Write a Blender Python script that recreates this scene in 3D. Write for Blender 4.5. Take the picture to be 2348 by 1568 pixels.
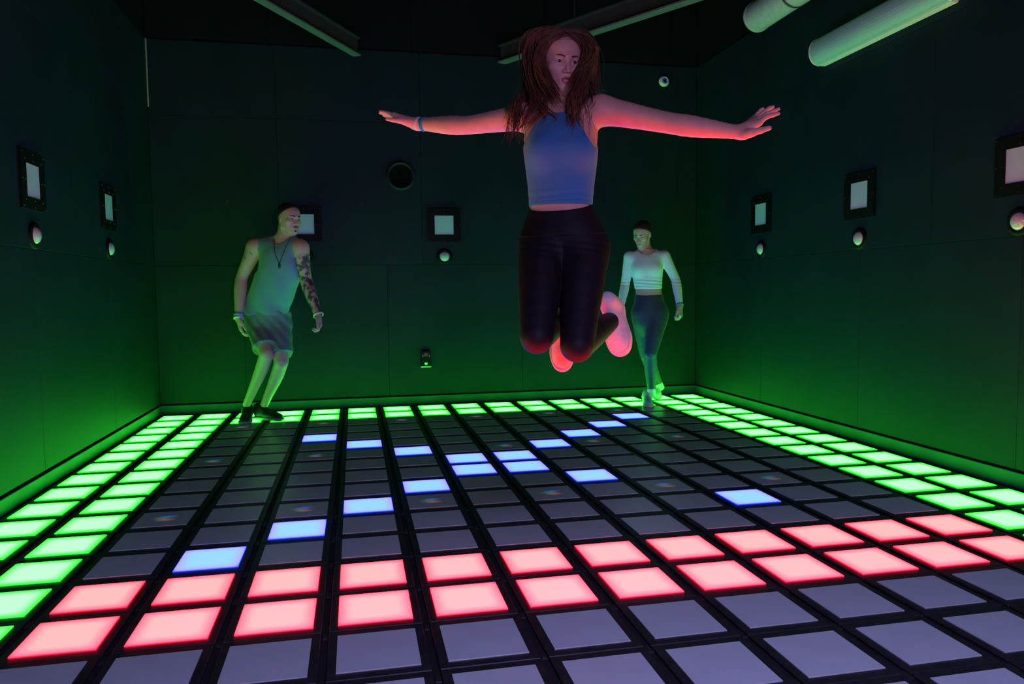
import bpy, bmesh, math, random
import numpy as np
from mathutils import Vector, Matrix

for o in list(bpy.data.objects):
    bpy.data.objects.remove(o, do_unlink=True)
scene = bpy.context.scene
COL = scene.collection

# ------------------------------------------------------------------ camera
cam_d = bpy.data.cameras.new('camera')
cam = bpy.data.objects.new('camera', cam_d)
COL.objects.link(cam)
cam_d.sensor_fit = 'HORIZONTAL'
cam_d.sensor_width = 36.0
cam_d.lens = 1732.2 / 2348 * 36.0
cam_d.clip_start = 0.05
cam_d.clip_end = 60
YAW, PITCH, ROLL = 0.2048, -0.0673, -0.0111
_f = Vector((math.sin(YAW) * math.cos(PITCH), math.cos(YAW) * math.cos(PITCH), math.sin(PITCH)))
_r = Vector((math.cos(YAW), -math.sin(YAW), 0))
_u = _r.cross(_f)
_cr, _sr = math.cos(ROLL), math.sin(ROLL)
_R = _cr * _r + _sr * _u
_U = -_sr * _r + _cr * _u
cam.matrix_world = Matrix(((_R.x, _U.x, -_f.x, 1.4593), (_R.y, _U.y, -_f.y, -2.7025), (_R.z, _U.z, -_f.z, 1.00575), (0, 0, 0, 1)))
scene.camera = cam

# ------------------------------------------------------------------ world, main lamp, exposure
world = bpy.data.worlds.new('world')
scene.world = world
world.use_nodes = True
world.node_tree.nodes['Background'].inputs[0].default_value = (0.002, 0.004, 0.006, 1)
world.node_tree.nodes['Background'].inputs[1].default_value = 1.0

ld = bpy.data.lights.new('front_wash_lamp', 'AREA')   # soft lavender wash lamp standing behind the camera
ld.shape = 'RECTANGLE'
ld.size = 0.5
ld.size_y = 0.5
ld.energy = 35
ld.color = (0.68, 0.46, 1.0)
lamp = bpy.data.objects.new('front_wash_lamp', ld)
COL.objects.link(lamp)
lamp.location = (2.02, -3.55, 1.45)
lamp.rotation_euler = (math.radians(88), 0, 0)

ld2 = bpy.data.lights.new('ceiling_wash_lamp', 'AREA')   # blue-violet lamp under the ceiling above the foreground
ld2.shape = 'RECTANGLE'
ld2.size = 1.2
ld2.size_y = 0.5
ld2.energy = 39
ld2.spread = math.radians(125)
ld2.color = (0.40, 0.34, 1.0)
lamp2 = bpy.data.objects.new('ceiling_wash_lamp', ld2)
COL.objects.link(lamp2)
lamp2.location = (2.3, -2.7, 2.9)
lamp2.rotation_euler = (0, 0, 0)

scene.view_settings.view_transform = 'Standard'
scene.view_settings.look = 'None'
scene.view_settings.gamma = 1.0
scene.view_settings.use_curve_mapping = False
scene.view_settings.exposure = 0.0

GREEN_GAIN, RED_GAIN, BLUE_GAIN = 1.0, 1.0, 1.0

# ------------------------------------------------------------------ helpers
def tag(o, label=None, cat=None, group=None, kind=None):
    if label: o['label'] = label
    if cat: o['category'] = cat
    if group: o['group'] = group
    if kind: o['kind'] = kind
    return o

def link(name, me, mat=None, parent=None, loc=(0, 0, 0)):
    o = bpy.data.objects.new(name, me)
    COL.objects.link(o)
    if mat is not None and me is not None:
        for m in (mat if isinstance(mat, (list, tuple)) else [mat]):
            if len(me.materials) < 8: me.materials.append(m)
    o.location = loc
    if parent is not None: o.parent = parent
    return o

def empty(name, loc=(0, 0, 0)):
    o = bpy.data.objects.new(name, None)
    o.empty_display_size = 0.1
    COL.objects.link(o)
    o.location = loc
    return o

class MB:
    """collects simple shapes into one mesh"""
    def __init__(self): self.v, self.f, self.mi = [], [], []
    def add(self, vs, fs, mi=0):
        n = len(self.v)
        self.v += [tuple(p) for p in vs]
        self.f += [tuple(i + n for i in q) for q in fs]
        self.mi += [mi] * len(fs)
    def box(self, lo, hi, ch=0.0, mi=0):
        (x0, y0, z0), (x1, y1, z1) = lo, hi
        if ch <= 0:
            vs = [(x, y, z) for x in (x0, x1) for y in (y0, y1) for z in (z0, z1)]
            self.add(vs, [(0, 1, 3, 2), (4, 6, 7, 5), (0, 4, 5, 1), (2, 3, 7, 6), (0, 2, 6, 4), (1, 5, 7, 3)], mi)
            return
        bm = bmesh.new()
        bmesh.ops.create_cube(bm, size=1)
        for v in bm.verts:
            v.co = ((x0 + x1) / 2 + v.co.x * (x1 - x0), (y0 + y1) / 2 + v.co.y * (y1 - y0), (z0 + z1) / 2 + v.co.z * (z1 - z0))
        bmesh.ops.bevel(bm, geom=bm.edges[:], offset=ch, segments=1, affect='EDGES')
        bm.verts.index_update()
        self.add([v.co[:] for v in bm.verts], [[v.index for v in f.verts] for f in bm.faces], mi)
        bm.free()
    def lathe(self, prof, c, ax, n=32, mi=0):
        """prof: (radius, height along axis)"""
        ax = Vector(ax).normalized()
        a = Vector((0, 0, 1)) if abs(ax.z) < .9 else Vector((1, 0, 0))
        e1 = ax.cross(a).normalized(); e2 = ax.cross(e1)
        c = Vector(c); vs = []; fs = []
        for r, h in prof:
            for i in range(n):
                t = 2 * math.pi * i / n
                vs.append(c + ax * h + (e1 * math.cos(t) + e2 * math.sin(t)) * max(r, 1e-5))
        for j in range(len(prof) - 1):
            for i in range(n):
                k = (i + 1) % n
                fs.append((j * n + i, j * n + k, (j + 1) * n + k, (j + 1) * n + i))
        self.add(vs, fs, mi)
    def tube(self, pts, rad, n=6, flat=1.0, fn=None, mi=0):
        pts = [Vector(p) for p in pts]; m = len(pts)
        prev = None; vs = []; fs = []
        for i, p in enumerate(pts):
            t = (pts[min(i + 1, m - 1)] - pts[max(i - 1, 0)])
            if t.length < 1e-9: t = Vector((0, 0, 1))
            t.normalize()
            if fn is not None: e2 = Vector(fn)
            else:
                e2 = prev if prev is not None else (Vector((0, 0, 1)) if abs(t.z) < .9 else Vector((1, 0, 0)))
            e1 = t.cross(e2)
            if e1.length < 1e-6: e1 = t.orthogonal()
            e1.normalize(); e2 = e1.cross(t).normalized(); prev = e2
            r = rad[i] if isinstance(rad, (list, tuple, np.ndarray)) else rad
            for k in range(n):
                a = 2 * math.pi * k / n
                vs.append(p + e1 * (r * math.cos(a)) + e2 * (r * flat * math.sin(a)))
        for i in range(m - 1):
            for k in range(n):
                q = (k + 1) % n
                fs.append((i * n + k, i * n + q, (i + 1) * n + q, (i + 1) * n + k))
        fs.append(tuple(range(n - 1, -1, -1)))
        fs.append(tuple((m - 1) * n + k for k in range(n)))
        self.add(vs, fs, mi)
    def mesh(self, name, smooth=False, org=(0, 0, 0)):
        me = bpy.data.meshes.new(name)
        me.from_pydata([(p[0] - org[0], p[1] - org[1], p[2] - org[2]) for p in self.v], [], self.f)
        for p, m in zip(me.polygons, self.mi):
            p.material_index = m
            p.use_smooth = smooth
        me.update()
        return me
    def build(self, name, mat, parent=None, loc=(0, 0, 0), smooth=False, org=(0, 0, 0)):
        return link(name, self.mesh(name, smooth, org), mat, parent, loc)

def catmull(pts, n):
    P = np.array(pts, float); m = len(P)
    Q = np.vstack([2 * P[0] - P[1], P, 2 * P[-1] - P[-2]])
    out = []
    for t in np.linspace(0, m - 1, n):
        i = min(int(t), m - 2); u = t - i
        a, b, c, d = Q[i], Q[i + 1], Q[i + 2], Q[i + 3]
        out.append(.5 * ((2 * b) + (c - a) * u + (2 * a - 5 * b + 4 * c - d) * u * u + (3 * b - a - 3 * c + d) * u ** 3))
    return np.array(out)

# ------------------------------------------------------------------ materials
MATS = {}
def mat(name, col, rough=.6, var=.12, scale=30, bump=0.0, bscale=200, metal=0.0, spec=.5, sheen=0.0, coat=0.0, col2=None):
    if name in MATS: return MATS[name]
    m = bpy.data.materials.new(name); m.use_nodes = True
    nt = m.node_tree; b = nt.nodes['Principled BSDF']
    tc = nt.nodes.new('ShaderNodeTexCoord')
    nz = nt.nodes.new('ShaderNodeTexNoise'); nz.inputs['Scale'].default_value = scale; nz.inputs['Detail'].default_value = 4
    nt.links.new(tc.outputs['Object'], nz.inputs['Vector'])
    rp = nt.nodes.new('ShaderNodeValToRGB')
    c2 = col2 or tuple(min(1, c * (1 + var)) for c in col)
    c1 = tuple(c * (1 - var) for c in col) if col2 is None else col
    rp.color_ramp.elements[0].position = .3; rp.color_ramp.elements[1].position = .7
    rp.color_ramp.elements[0].color = (*c1, 1); rp.color_ramp.elements[1].color = (*c2, 1)
    nt.links.new(nz.outputs['Fac'], rp.inputs['Fac'])
    nt.links.new(rp.outputs['Color'], b.inputs['Base Color'])
    b.inputs['Roughness'].default_value = rough
    b.inputs['Metallic'].default_value = metal
    b.inputs['Specular IOR Level'].default_value = spec
    b.inputs['Sheen Weight'].default_value = sheen
    b.inputs['Coat Weight'].default_value = coat
    if bump:
        n2 = nt.nodes.new('ShaderNodeTexNoise'); n2.inputs['Scale'].default_value = bscale; n2.inputs['Detail'].default_value = 3
        nt.links.new(tc.outputs['Object'], n2.inputs['Vector'])
        bp = nt.nodes.new('ShaderNodeBump'); bp.inputs['Strength'].default_value = bump; bp.inputs['Distance'].default_value = .002
        nt.links.new(n2.outputs['Fac'], bp.inputs['Height'])
        nt.links.new(bp.outputs['Normal'], b.inputs['Normal'])
    MATS[name] = m
    return m

def wall_mat(name, base, light, rough=.55):
    """dark painted board with rubbed patches and thin pale scratches"""
    m = bpy.data.materials.new(name); m.use_nodes = True
    nt = m.node_tree; N = nt.nodes; L = nt.links; b = N['Principled BSDF']
    tc = N.new('ShaderNodeTexCoord')
    nz = N.new('ShaderNodeTexNoise'); nz.inputs['Scale'].default_value = 2.2; nz.inputs['Detail'].default_value = 8; nz.inputs['Roughness'].default_value = .65
    L.new(tc.outputs['Object'], nz.inputs['Vector'])
    rp = N.new('ShaderNodeValToRGB')
    rp.color_ramp.elements[0].position = .35; rp.color_ramp.elements[1].position = .75
    rp.color_ramp.elements[0].color = (*[c * .85 for c in base], 1); rp.color_ramp.elements[1].color = (*[c * 1.25 for c in base], 1)
    L.new(nz.outputs['Fac'], rp.inputs['Fac'])
    # scratches: thin contour lines of a smooth noise, broken up by a second noise
    n1 = N.new('ShaderNodeTexNoise'); n1.inputs['Scale'].default_value = 3.1; n1.inputs['Detail'].default_value = 1.0
    L.new(tc.outputs['Object'], n1.inputs['Vector'])
    s1 = N.new('ShaderNodeMath'); s1.operation = 'SUBTRACT'; s1.inputs[1].default_value = .5
    L.new(n1.outputs['Fac'], s1.inputs[0])
    a1 = N.new('ShaderNodeMath'); a1.operation = 'ABSOLUTE'; L.new(s1.outputs[0], a1.inputs[0])
    l1 = N.new('ShaderNodeMath'); l1.operation = 'LESS_THAN'; l1.inputs[1].default_value = .0012; L.new(a1.outputs[0], l1.inputs[0])
    n2 = N.new('ShaderNodeTexNoise'); n2.inputs['Scale'].default_value = 5; n2.inputs['Detail'].default_value = 2
    L.new(tc.outputs['Object'], n2.inputs['Vector'])
    g2 = N.new('ShaderNodeMath'); g2.operation = 'GREATER_THAN'; g2.inputs[1].default_value = .63; L.new(n2.outputs['Fac'], g2.inputs[0])
    mu = N.new('ShaderNodeMath'); mu.operation = 'MULTIPLY'; L.new(l1.outputs[0], mu.inputs[0]); L.new(g2.outputs[0], mu.inputs[1])
    mx = N.new('ShaderNodeMix'); mx.data_type = 'RGBA'
    L.new(mu.outputs[0], mx.inputs[0]); L.new(rp.outputs['Color'], mx.inputs[6]); mx.inputs[7].default_value = (*light, 1)
    L.new(mx.outputs[2], b.inputs['Base Color'])
    b.inputs['Roughness'].default_value = rough
    b.inputs['Specular IOR Level'].default_value = .12
    bp = N.new('ShaderNodeBump'); bp.inputs['Strength'].default_value = .12; bp.inputs['Distance'].default_value = .004
    n3 = N.new('ShaderNodeTexNoise'); n3.inputs['Scale'].default_value = 60; L.new(tc.outputs['Object'], n3.inputs['Vector'])
    L.new(n3.outputs['Fac'], bp.inputs['Height']); L.new(bp.outputs['Normal'], b.inputs['Normal'])
    return m

def glow_mat(name, edge, mid, core, strength):
    """LED panel: three colours from rim to centre, measured in the panel's own coordinates"""
    m = bpy.data.materials.new(name); m.use_nodes = True
    nt = m.node_tree; N = nt.nodes; L = nt.links; b = N['Principled BSDF']
    b.inputs['Base Color'].default_value = (.5, .5, .5, 1); b.inputs['Roughness'].default_value = .35
    tc = N.new('ShaderNodeTexCoord'); sx = N.new('ShaderNodeSeparateXYZ'); L.new(tc.outputs['Object'], sx.inputs[0])
    es = []
    for k, h in ((0, .1132), (1, .1122)):
        a = N.new('ShaderNodeMath'); a.operation = 'ABSOLUTE'; L.new(sx.outputs[k], a.inputs[0])
        s = N.new('ShaderNodeMath'); s.operation = 'SUBTRACT'; s.inputs[0].default_value = h; L.new(a.outputs[0], s.inputs[1])
        es.append(s)
    mn = N.new('ShaderNodeMath'); mn.operation = 'SMOOTH_MIN'; mn.inputs[2].default_value = .045
    L.new(es[0].outputs[0], mn.inputs[0]); L.new(es[1].outputs[0], mn.inputs[1])
    nz = N.new('ShaderNodeTexNoise'); nz.inputs['Scale'].default_value = 14; L.new(tc.outputs['Object'], nz.inputs['Vector'])
    ad = N.new('ShaderNodeMath'); ad.operation = 'MULTIPLY_ADD'; ad.inputs[1].default_value = .006; L.new(nz.outputs['Fac'], ad.inputs[0]); L.new(mn.outputs[0], ad.inputs[2])
    mr = N.new('ShaderNodeMapRange'); mr.inputs[1].default_value = -.006; mr.inputs[2].default_value = .046; L.new(ad.outputs[0], mr.inputs[0])
    rp = N.new('ShaderNodeValToRGB'); e = rp.color_ramp.elements
    rp.color_ramp.interpolation = 'LINEAR'
    e[0].position = 0.02; e[0].color = (*edge, 1)
    e[1].position = .95; e[1].color = (*core, 1)
    k = e.new(.26); k.color = (*mid, 1)
    L.new(mr.outputs[0], rp.inputs['Fac'])
    L.new(rp.outputs['Color'], b.inputs['Emission Color'])
    b.inputs['Emission Strength'].default_value = strength
    return m
# ------------------------------------------------------------------ the room
XL, XR, YB, YF, ZT = -0.165, 4.69, 4.10, -4.6, 3.10
ZC = 3.95
PX, PY = 0.30, 0.2972
WALL = wall_mat('wall_paint', (.0065, .0205, .026), (.016, .036, .042))
UPPER = wall_mat('upper_wall_paint', (.005, .008, .009), (.006, .009, .010), .8)
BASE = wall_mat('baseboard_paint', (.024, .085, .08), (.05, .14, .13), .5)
BLACK = mat('black_plastic', (.003, .003, .0035), .55, .2, 40, .15, 300, spec=.15)
FRAME = mat('tile_frame', (.02, .0195, .022), .42, .3, 18, .25, 90, spec=.4)
JOINT = mat('joint_filler', (.008, .008, .009), .7)

flo = MB(); flo.box((XL - .1, YF - .1, -.08), (XR + .1, YB + .1, -.012))
floor = tag(flo.build('floor', JOINT), kind='structure')

# floor tiles: a black module with a raised translucent panel
tm = MB(); tm.box((-.139, -.1472, -.011), (.139, .1472, -.0025), .002)
TILE_ME = tm.mesh('floor_tile'); TILE_ME.materials.append(FRAME)
def pane_mesh(name, material, side=None):
    b = MB(); b.box((-.1132, -.1122, -.004), (.1132, .1122, .0006), .0003)
    me = b.mesh(name); me.materials.append(material)
    if side is not None:      # the rim of a lit panel glows sideways onto the black frame
        me.materials.append(side)
        for p in me.polygons:
            if abs(p.normal.z) < .3: p.material_index = 1
    return me
def rim_mat(name, col, strength):
    m = bpy.data.materials.new(name); m.use_nodes = True; N = m.node_tree.nodes
    b = N['Principled BSDF']; b.inputs['Base Color'].default_value = (.5, .5, .5, 1)
    nz = N.new('ShaderNodeTexNoise'); nz.inputs['Scale'].default_value = 30
    rp = N.new('ShaderNodeValToRGB'); rp.color_ramp.elements[0].color = (*[c * .85 for c in col], 1); rp.color_ramp.elements[1].color = (*col, 1)
    m.node_tree.links.new(nz.outputs['Fac'], rp.inputs['Fac']); m.node_tree.links.new(rp.outputs['Color'], b.inputs['Emission Color'])
    b.inputs['Emission Strength'].default_value = strength
    return m
GREY = mat('panel_unlit', (.55, .68, .64), .28, .05, 7, .05, 400, spec=.9)
PANE = {
    'grey': pane_mesh('light_panel_unlit', GREY),
    'green': pane_mesh('light_panel_green', glow_mat('led_green', (0, .06, 0), (.006, .5, .007), (.048, 1, .057), 11.3 * GREEN_GAIN), rim_mat('led_green_rim', (.0, 1, .0), 5)),
    'red': pane_mesh('light_panel_red', glow_mat('led_red', (.1, .0, .002), (.75, .009, .012), (1, .0245, .0225), 20 * RED_GAIN), rim_mat('led_red_rim', (1, .0, .01), 9)),
    'blue': pane_mesh('light_panel_blue', glow_mat('led_blue', (.001, .003, .12), (.022, .022, .7), (.0155, .036, 1), 19.0 * BLUE_GAIN), rim_mat('led_blue_rim', (.0, .02, 1), 9)),
}
# standby sensor: red, green and blue chips glow faintly through the panel
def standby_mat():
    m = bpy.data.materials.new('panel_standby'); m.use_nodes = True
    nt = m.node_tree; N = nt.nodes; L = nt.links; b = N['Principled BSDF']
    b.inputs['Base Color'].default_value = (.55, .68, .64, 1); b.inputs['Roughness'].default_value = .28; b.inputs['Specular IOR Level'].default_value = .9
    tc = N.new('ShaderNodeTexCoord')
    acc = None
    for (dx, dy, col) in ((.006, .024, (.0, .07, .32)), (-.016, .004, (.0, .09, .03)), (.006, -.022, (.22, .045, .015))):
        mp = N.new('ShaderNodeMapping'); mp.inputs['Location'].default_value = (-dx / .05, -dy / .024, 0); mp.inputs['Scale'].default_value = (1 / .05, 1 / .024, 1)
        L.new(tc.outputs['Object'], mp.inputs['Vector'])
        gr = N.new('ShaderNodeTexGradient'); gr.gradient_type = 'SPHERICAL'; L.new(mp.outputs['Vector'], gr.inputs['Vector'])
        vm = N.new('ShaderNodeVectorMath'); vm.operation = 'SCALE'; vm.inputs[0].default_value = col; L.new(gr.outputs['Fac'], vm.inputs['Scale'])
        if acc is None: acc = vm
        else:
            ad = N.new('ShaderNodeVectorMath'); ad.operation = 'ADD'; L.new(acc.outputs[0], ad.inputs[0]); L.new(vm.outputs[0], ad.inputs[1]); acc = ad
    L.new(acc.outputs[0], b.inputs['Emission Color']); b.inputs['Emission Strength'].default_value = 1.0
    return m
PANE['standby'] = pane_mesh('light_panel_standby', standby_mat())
BLUE = {(4, 9), (5, 8), (6, 7), (7, 6), (8, 6), (7, 5), (8, 5), (9, 7), (10, 8), (11, 9), (12, 10), (6, 4), (5, 3), (4, 2), (3, 1), (9, 4), (11, 2)}
COLOR_LABEL = {'green': 'panel glowing green', 'red': 'panel glowing red', 'blue': 'panel glowing blue', 'grey': 'unlit grey panel', 'standby': 'grey panel with faint rainbow glow at its centre'}
rng = random.Random(5)
for r in range(-7, 14):
    for c in range(16):
        x, y = c * PX, r * PY
        d = Vector((x - 1.459, y + 2.7025, -1.0))
        dep = d.dot(_f)
        if dep < .5 or abs(d.dot(_R)) / dep > .85 or d.dot(_U) / dep < -.62: continue
        if (c, r) in BLUE: k = 'blue'
        elif r in (-1, 0) and 2 <= c <= 13: k = 'red'
        elif (c in (0, 1, 14, 15) and r >= -1) or r >= 12: k = 'green'
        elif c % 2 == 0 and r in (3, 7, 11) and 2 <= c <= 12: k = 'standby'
        else: k = 'grey'
        t = link('floor_tile', TILE_ME, None, floor, (x, y, rng.uniform(-.0004, .0004)))
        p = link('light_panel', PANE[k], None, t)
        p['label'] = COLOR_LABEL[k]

# channel lips: little cover strips in the channels between tile columns, near the viewer
for c in range(15):
    for r in range(-5, 3):
        x, y = (c + .5) * PX, (r + .5) * PY
        d = Vector((x - 1.459, y + 2.7025, -1.0)); dep = d.dot(_f)
        if dep < .6 or abs(d.dot(_R)) / dep > .75 or d.dot(_U) / dep < -.55: continue
        b = MB(); b.box((-.0085, -.02, -.012), (.0085, .02, -.0065), .001)
        b.build('channel_clip', FRAME, floor, (x, y + rng.uniform(-.04, .04), 0))

# walls: backing slab with board panels as its pieces
def panels(parent, axis, at, thick, u0, u1, cuts, z0, z1, matl, g=.0009):
    cs = [u0] + [c for c in cuts if u0 + .1 < c < u1 - .1] + [u1]
    for a, b_ in zip(cs[:-1], cs[1:]):
        b = MB()
        s = (b_ - a) / 2 - g
        if axis == 'y': b.box((-s, 0, z0 + g), (s, thick, z1 - g), .0015); loc = ((a + b_) / 2, at, 0)
        else: b.box((0, -s, z0 + g), (thick, s, z1 - g), .0015); loc = (at, (a + b_) / 2, 0)
        b.build('wall_panel', matl, parent, loc)
ZB = .084
def wall(name, lo, hi, m):
    b = MB(); b.box(lo, hi)
    return tag(b.build(name, m), kind='structure')
wb = wall('wall_back', (XL - .15, YB + .012, -.05), (XR + .15, YB + .16, ZC), UPPER)
wl = wall('wall_left', (XL - .16, YF, -.05), (XL - .012, YB + .012, ZC), UPPER)
wr = wall('wall_right', (XR + .012, YF, -.05), (XR + .16, YB + .012, ZC), UPPER)
wf = wall('wall_front', (XL - .15, YF - .15, -.05), (XR + .15, YF, ZC), UPPER)
wc = wall('ceiling', (XL - .15, YF - .15, ZC), (XR + .15, YB + .16, ZC + .1), UPPER)
up = [.845 + 1.22 * i for i in range(-1, 4)]; lo_ = [.53 + 1.22 * i for i in range(-1, 4)]
panels(wb, 'y', YB, .012, XL, XR, lo_, ZB, 1.25, WALL)
panels(wb, 'y', YB, .012, XL, XR, up, 1.25, 2.49, WALL)
panels(wb, 'y', YB, .012, XL, XR, up, 2.49, ZT, WALL)
sid = [1.67 + 1.22 * i for i in range(-6, 3)]
for wobj, at in ((wl, XL - .012), (wr, XR)):
    panels(wobj, 'x', at, .012, YF, YB, sid, ZB, 1.25, WALL)
    panels(wobj, 'x', at, .012, YF, YB, [s + .61 for s in sid], 1.25, 2.49, WALL)
    panels(wobj, 'x', at, .012, YF, YB, sid, 2.49, ZT, WALL)
# upper back wall boards above the lined part
panels(wb, 'y', YB + .004, .008, XL, XR, [.8, 2.0, 3.2, 4.435], ZT + .02, ZC, UPPER, .004)

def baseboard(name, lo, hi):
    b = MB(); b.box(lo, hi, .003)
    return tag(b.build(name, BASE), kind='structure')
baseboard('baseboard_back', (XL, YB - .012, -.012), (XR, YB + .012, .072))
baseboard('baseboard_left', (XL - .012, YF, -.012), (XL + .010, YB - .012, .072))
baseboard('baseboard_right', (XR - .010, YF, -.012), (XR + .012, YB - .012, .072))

# pale edge strip in the back left corner, high up
WHITE = mat('white_plastic', (.72, .73, .74), .4, .04, 12, .03, 300)
b = MB(); b.box((XL + .001, YB - .012, 2.55), (XL + .012, YB - .001, ZT), .002)
tag(b.build('trim_1', mat('bare_wood_edge', (.3, .27, .22), .7, .2, 30)), kind='structure')

# ceiling beams running diagonally from the back wall
BEAM = mat('beam_paint', (.12, .125, .13), .5, .1, 10)
BEAMD = mat('beam_paint_dark_shaded', (.03, .031, .033), .6, .1, 10)  # web and top flange shade painted into the colour; rods and straps reuse it
def beam(name, a, b_, w, n):
    """I-beam: flange and web as one piece of steel"""
    a = Vector(a); b_ = Vector(b_); d = (b_ - a); Ln = d.length; d.normalize()
    s = d.cross(Vector((0, 0, 1))).normalized()
    m = MB()
    def bar(o0, o1, z0, z1, mi):
        vs = []
        for q in (a, b_):
            for o, z in ((o0, z0), (o1, z0), (o1, z1), (o0, z1)): vs.append(q + s * o + Vector((0, 0, z)))
        m.add([v - a for v in vs], [(0, 1, 2, 3), (7, 6, 5, 4), (0, 4, 5, 1), (1, 5, 6, 2), (2, 6, 7, 3), (3, 7, 4, 0)], mi)
    bar(-w / 2, w / 2, 0, .012, 0); bar(-.006, .006, .012, .14, 1); bar(-w / 2, w / 2, .14, .152, 1)
    o = m.build(name, [BEAM, BEAMD], None, a)
    for t in (.25, .75):
        q = d * Ln * t; hang = MB()
        hang.tube([q + Vector((0, 0, .152)), q + Vector((0, 0, ZC - a.z))], .006, 8)
        hang.build('hanger_rod', BEAMD, o)
    return tag(o, kind='structure')
beam('trim_2', (1.535, 4.09, 3.04), (-.1, 1.27, 3.04), .075, 0)
beam('trim_3', (2.80, 4.09, 3.04), (4.66, 1.14, 3.04), .09, 1)

# ------------------------------------------------------------------ wall targets and buttons
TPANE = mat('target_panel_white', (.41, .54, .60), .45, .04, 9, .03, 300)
SCREW = mat('screw_steel', (.09, .11, .11), .35, .1, 50, metal=.8)
GLASS = bpy.data.materials.new('lens_dome'); GLASS.use_nodes = True
_b = GLASS.node_tree.nodes['Principled BSDF']
_b.inputs['Base Color'].default_value = (.5, .52, .55, 1); _b.inputs['Roughness'].default_value = .12; _b.inputs['Coat Weight'].default_value = 1; _b.inputs['Coat Roughness'].default_value = .03
_n = GLASS.node_tree.nodes.new('ShaderNodeTexNoise'); _n.inputs['Scale'].default_value = 80
_p = GLASS.node_tree.nodes.new('ShaderNodeBump'); _p.inputs['Strength'].default_value = .03
GLASS.node_tree.links.new(_n.outputs['Fac'], _p.inputs['Height']); GLASS.node_tree.links.new(_p.outputs['Normal'], _b.inputs['Normal'])
def orient(o, side):
    o.rotation_euler = (0, 0, {'back': 0, 'left': math.pi / 2, 'right': -math.pi / 2}[side])
def target(loc, side, label):
    """built facing -y, then turned to its wall"""
    t = empty('wall_target', loc); orient(t, side)
    m = MB(); w = .148; h = .085; d = .014
    for lo, hi in (((-w, -d, -w), (-h, 0, w)), ((h, -d, -w), (w, 0, w)), ((-h, -d, h), (h, 0, w)), ((-h, -d, -w), (h, 0, -h))): m.box(lo, hi)
    m.build('frame', BLACK, t)
    m = MB(); m.box((-h - .002, -.009, -h - .002), (h + .002, -.001, h + .002)); m.build('panel', TPANE, t)
    for i in (-1, 0, 1):
        for j in (-1, 0, 1):
            for q in (.102, .136):
                if i == j == 0: continue
                m = MB(); m.lathe([(.0, -.003), (.0028, -.0026), (.0034, 0), (.0034, .004)], (i * q, -d - .0005, j * q), (0, 1, 0), 8)
                m.build('screw', SCREW, t)
    tag(t, label, 'light panel', 'square light targets on the walls')
    return t
def button(loc, side, label):
    t = empty('push_button', loc); orient(t, side)
    m = MB(); m.lathe([(.046, -.012), (.05, -.014), (.066, -.011), (.072, -.004), (.073, 0)], (0, 0, 0), (0, 1, 0), 40); m.build('bezel', BLACK, t, smooth=True)
    m = MB(); m.lathe([(0, -.034), (.015, -.033), (.029, -.028), (.039, -.02), (.044, -.011), (.046, -.004)], (0, 0, 0), (0, 1, 0), 40); m.build('dome', GLASS, t, smooth=True)
    for a in (.8, 3.9):
        m = MB(); m.lathe([(0, -.0125), (.003, -.0122), (.0035, -.009)], (.0605 * math.cos(a), 0, .0605 * math.sin(a)), (0, 1, 0), 8); m.build('screw', SCREW, t)
    tag(t, label, 'button', 'round domed buttons on the walls')
    return t
TZ, BZ = 1.60, 1.322
spec = [
 ('left', 1.68, 'white square target in black frame, nearest one on the left wall', 'domed round button under the nearest target on the left wall'),
 ('left', 2.915, 'teal tinted square target on left wall beside the back corner', 'domed round button on left wall beside the back corner'),
 ('back', 1.05, 'square target on back wall half hidden behind the man', 'domed round button on back wall peeking out behind the man'),
 ('back', 2.262, 'teal tinted square target in middle of the back wall', 'domed round button below the target in middle of back wall'),
 ('right', 2.90, 'teal tinted square target on right wall, farthest of the three', 'domed round button on right wall, farthest of the three'),
 ('right', 1.685, 'pale square target on right wall between the two other targets', 'domed round button on right wall between the two other buttons'),
 ('right', .472, 'pinkish square target on right wall cut by the picture edge', 'domed round button on right wall at the picture edge'),
]
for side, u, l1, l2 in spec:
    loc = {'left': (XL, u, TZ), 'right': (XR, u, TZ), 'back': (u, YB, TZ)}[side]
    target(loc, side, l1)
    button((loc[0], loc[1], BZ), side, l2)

# ------------------------------------------------------------------ other wall things
t = empty('wall_speaker', (1.885, YB, 2.03))
m = MB(); m.lathe([(.098, -.012), (.104, -.022), (.116, -.024), (.125, -.016), (.128, 0)], (0, 0, 0), (0, 1, 0), 48); m.build('rim', mat('speaker_rim', (.012, .013, .015), .5, spec=.25), t, smooth=True)
m = MB(); m.lathe([(0, -.004), (.03, -.006), (.06, -.008), (.09, -.012), (.099, -.014)], (0, 0, 0), (0, 1, 0), 48); m.build('grille', mat('speaker_cloth', (.003, .003, .003), .9, .3, 200, .4, 800, spec=.1), t, smooth=True)
m = MB(); m.lathe([(0, -.012), (.015, -.0115), (.026, -.0075), (.03, -.003)], (0, 0, 0), (0, 1, 0), 32); m.build('dust_cap', mat('speaker_cloth', ()), t, smooth=True)
tag(t, 'round black speaker set high on the back wall', 'speaker')

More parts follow.
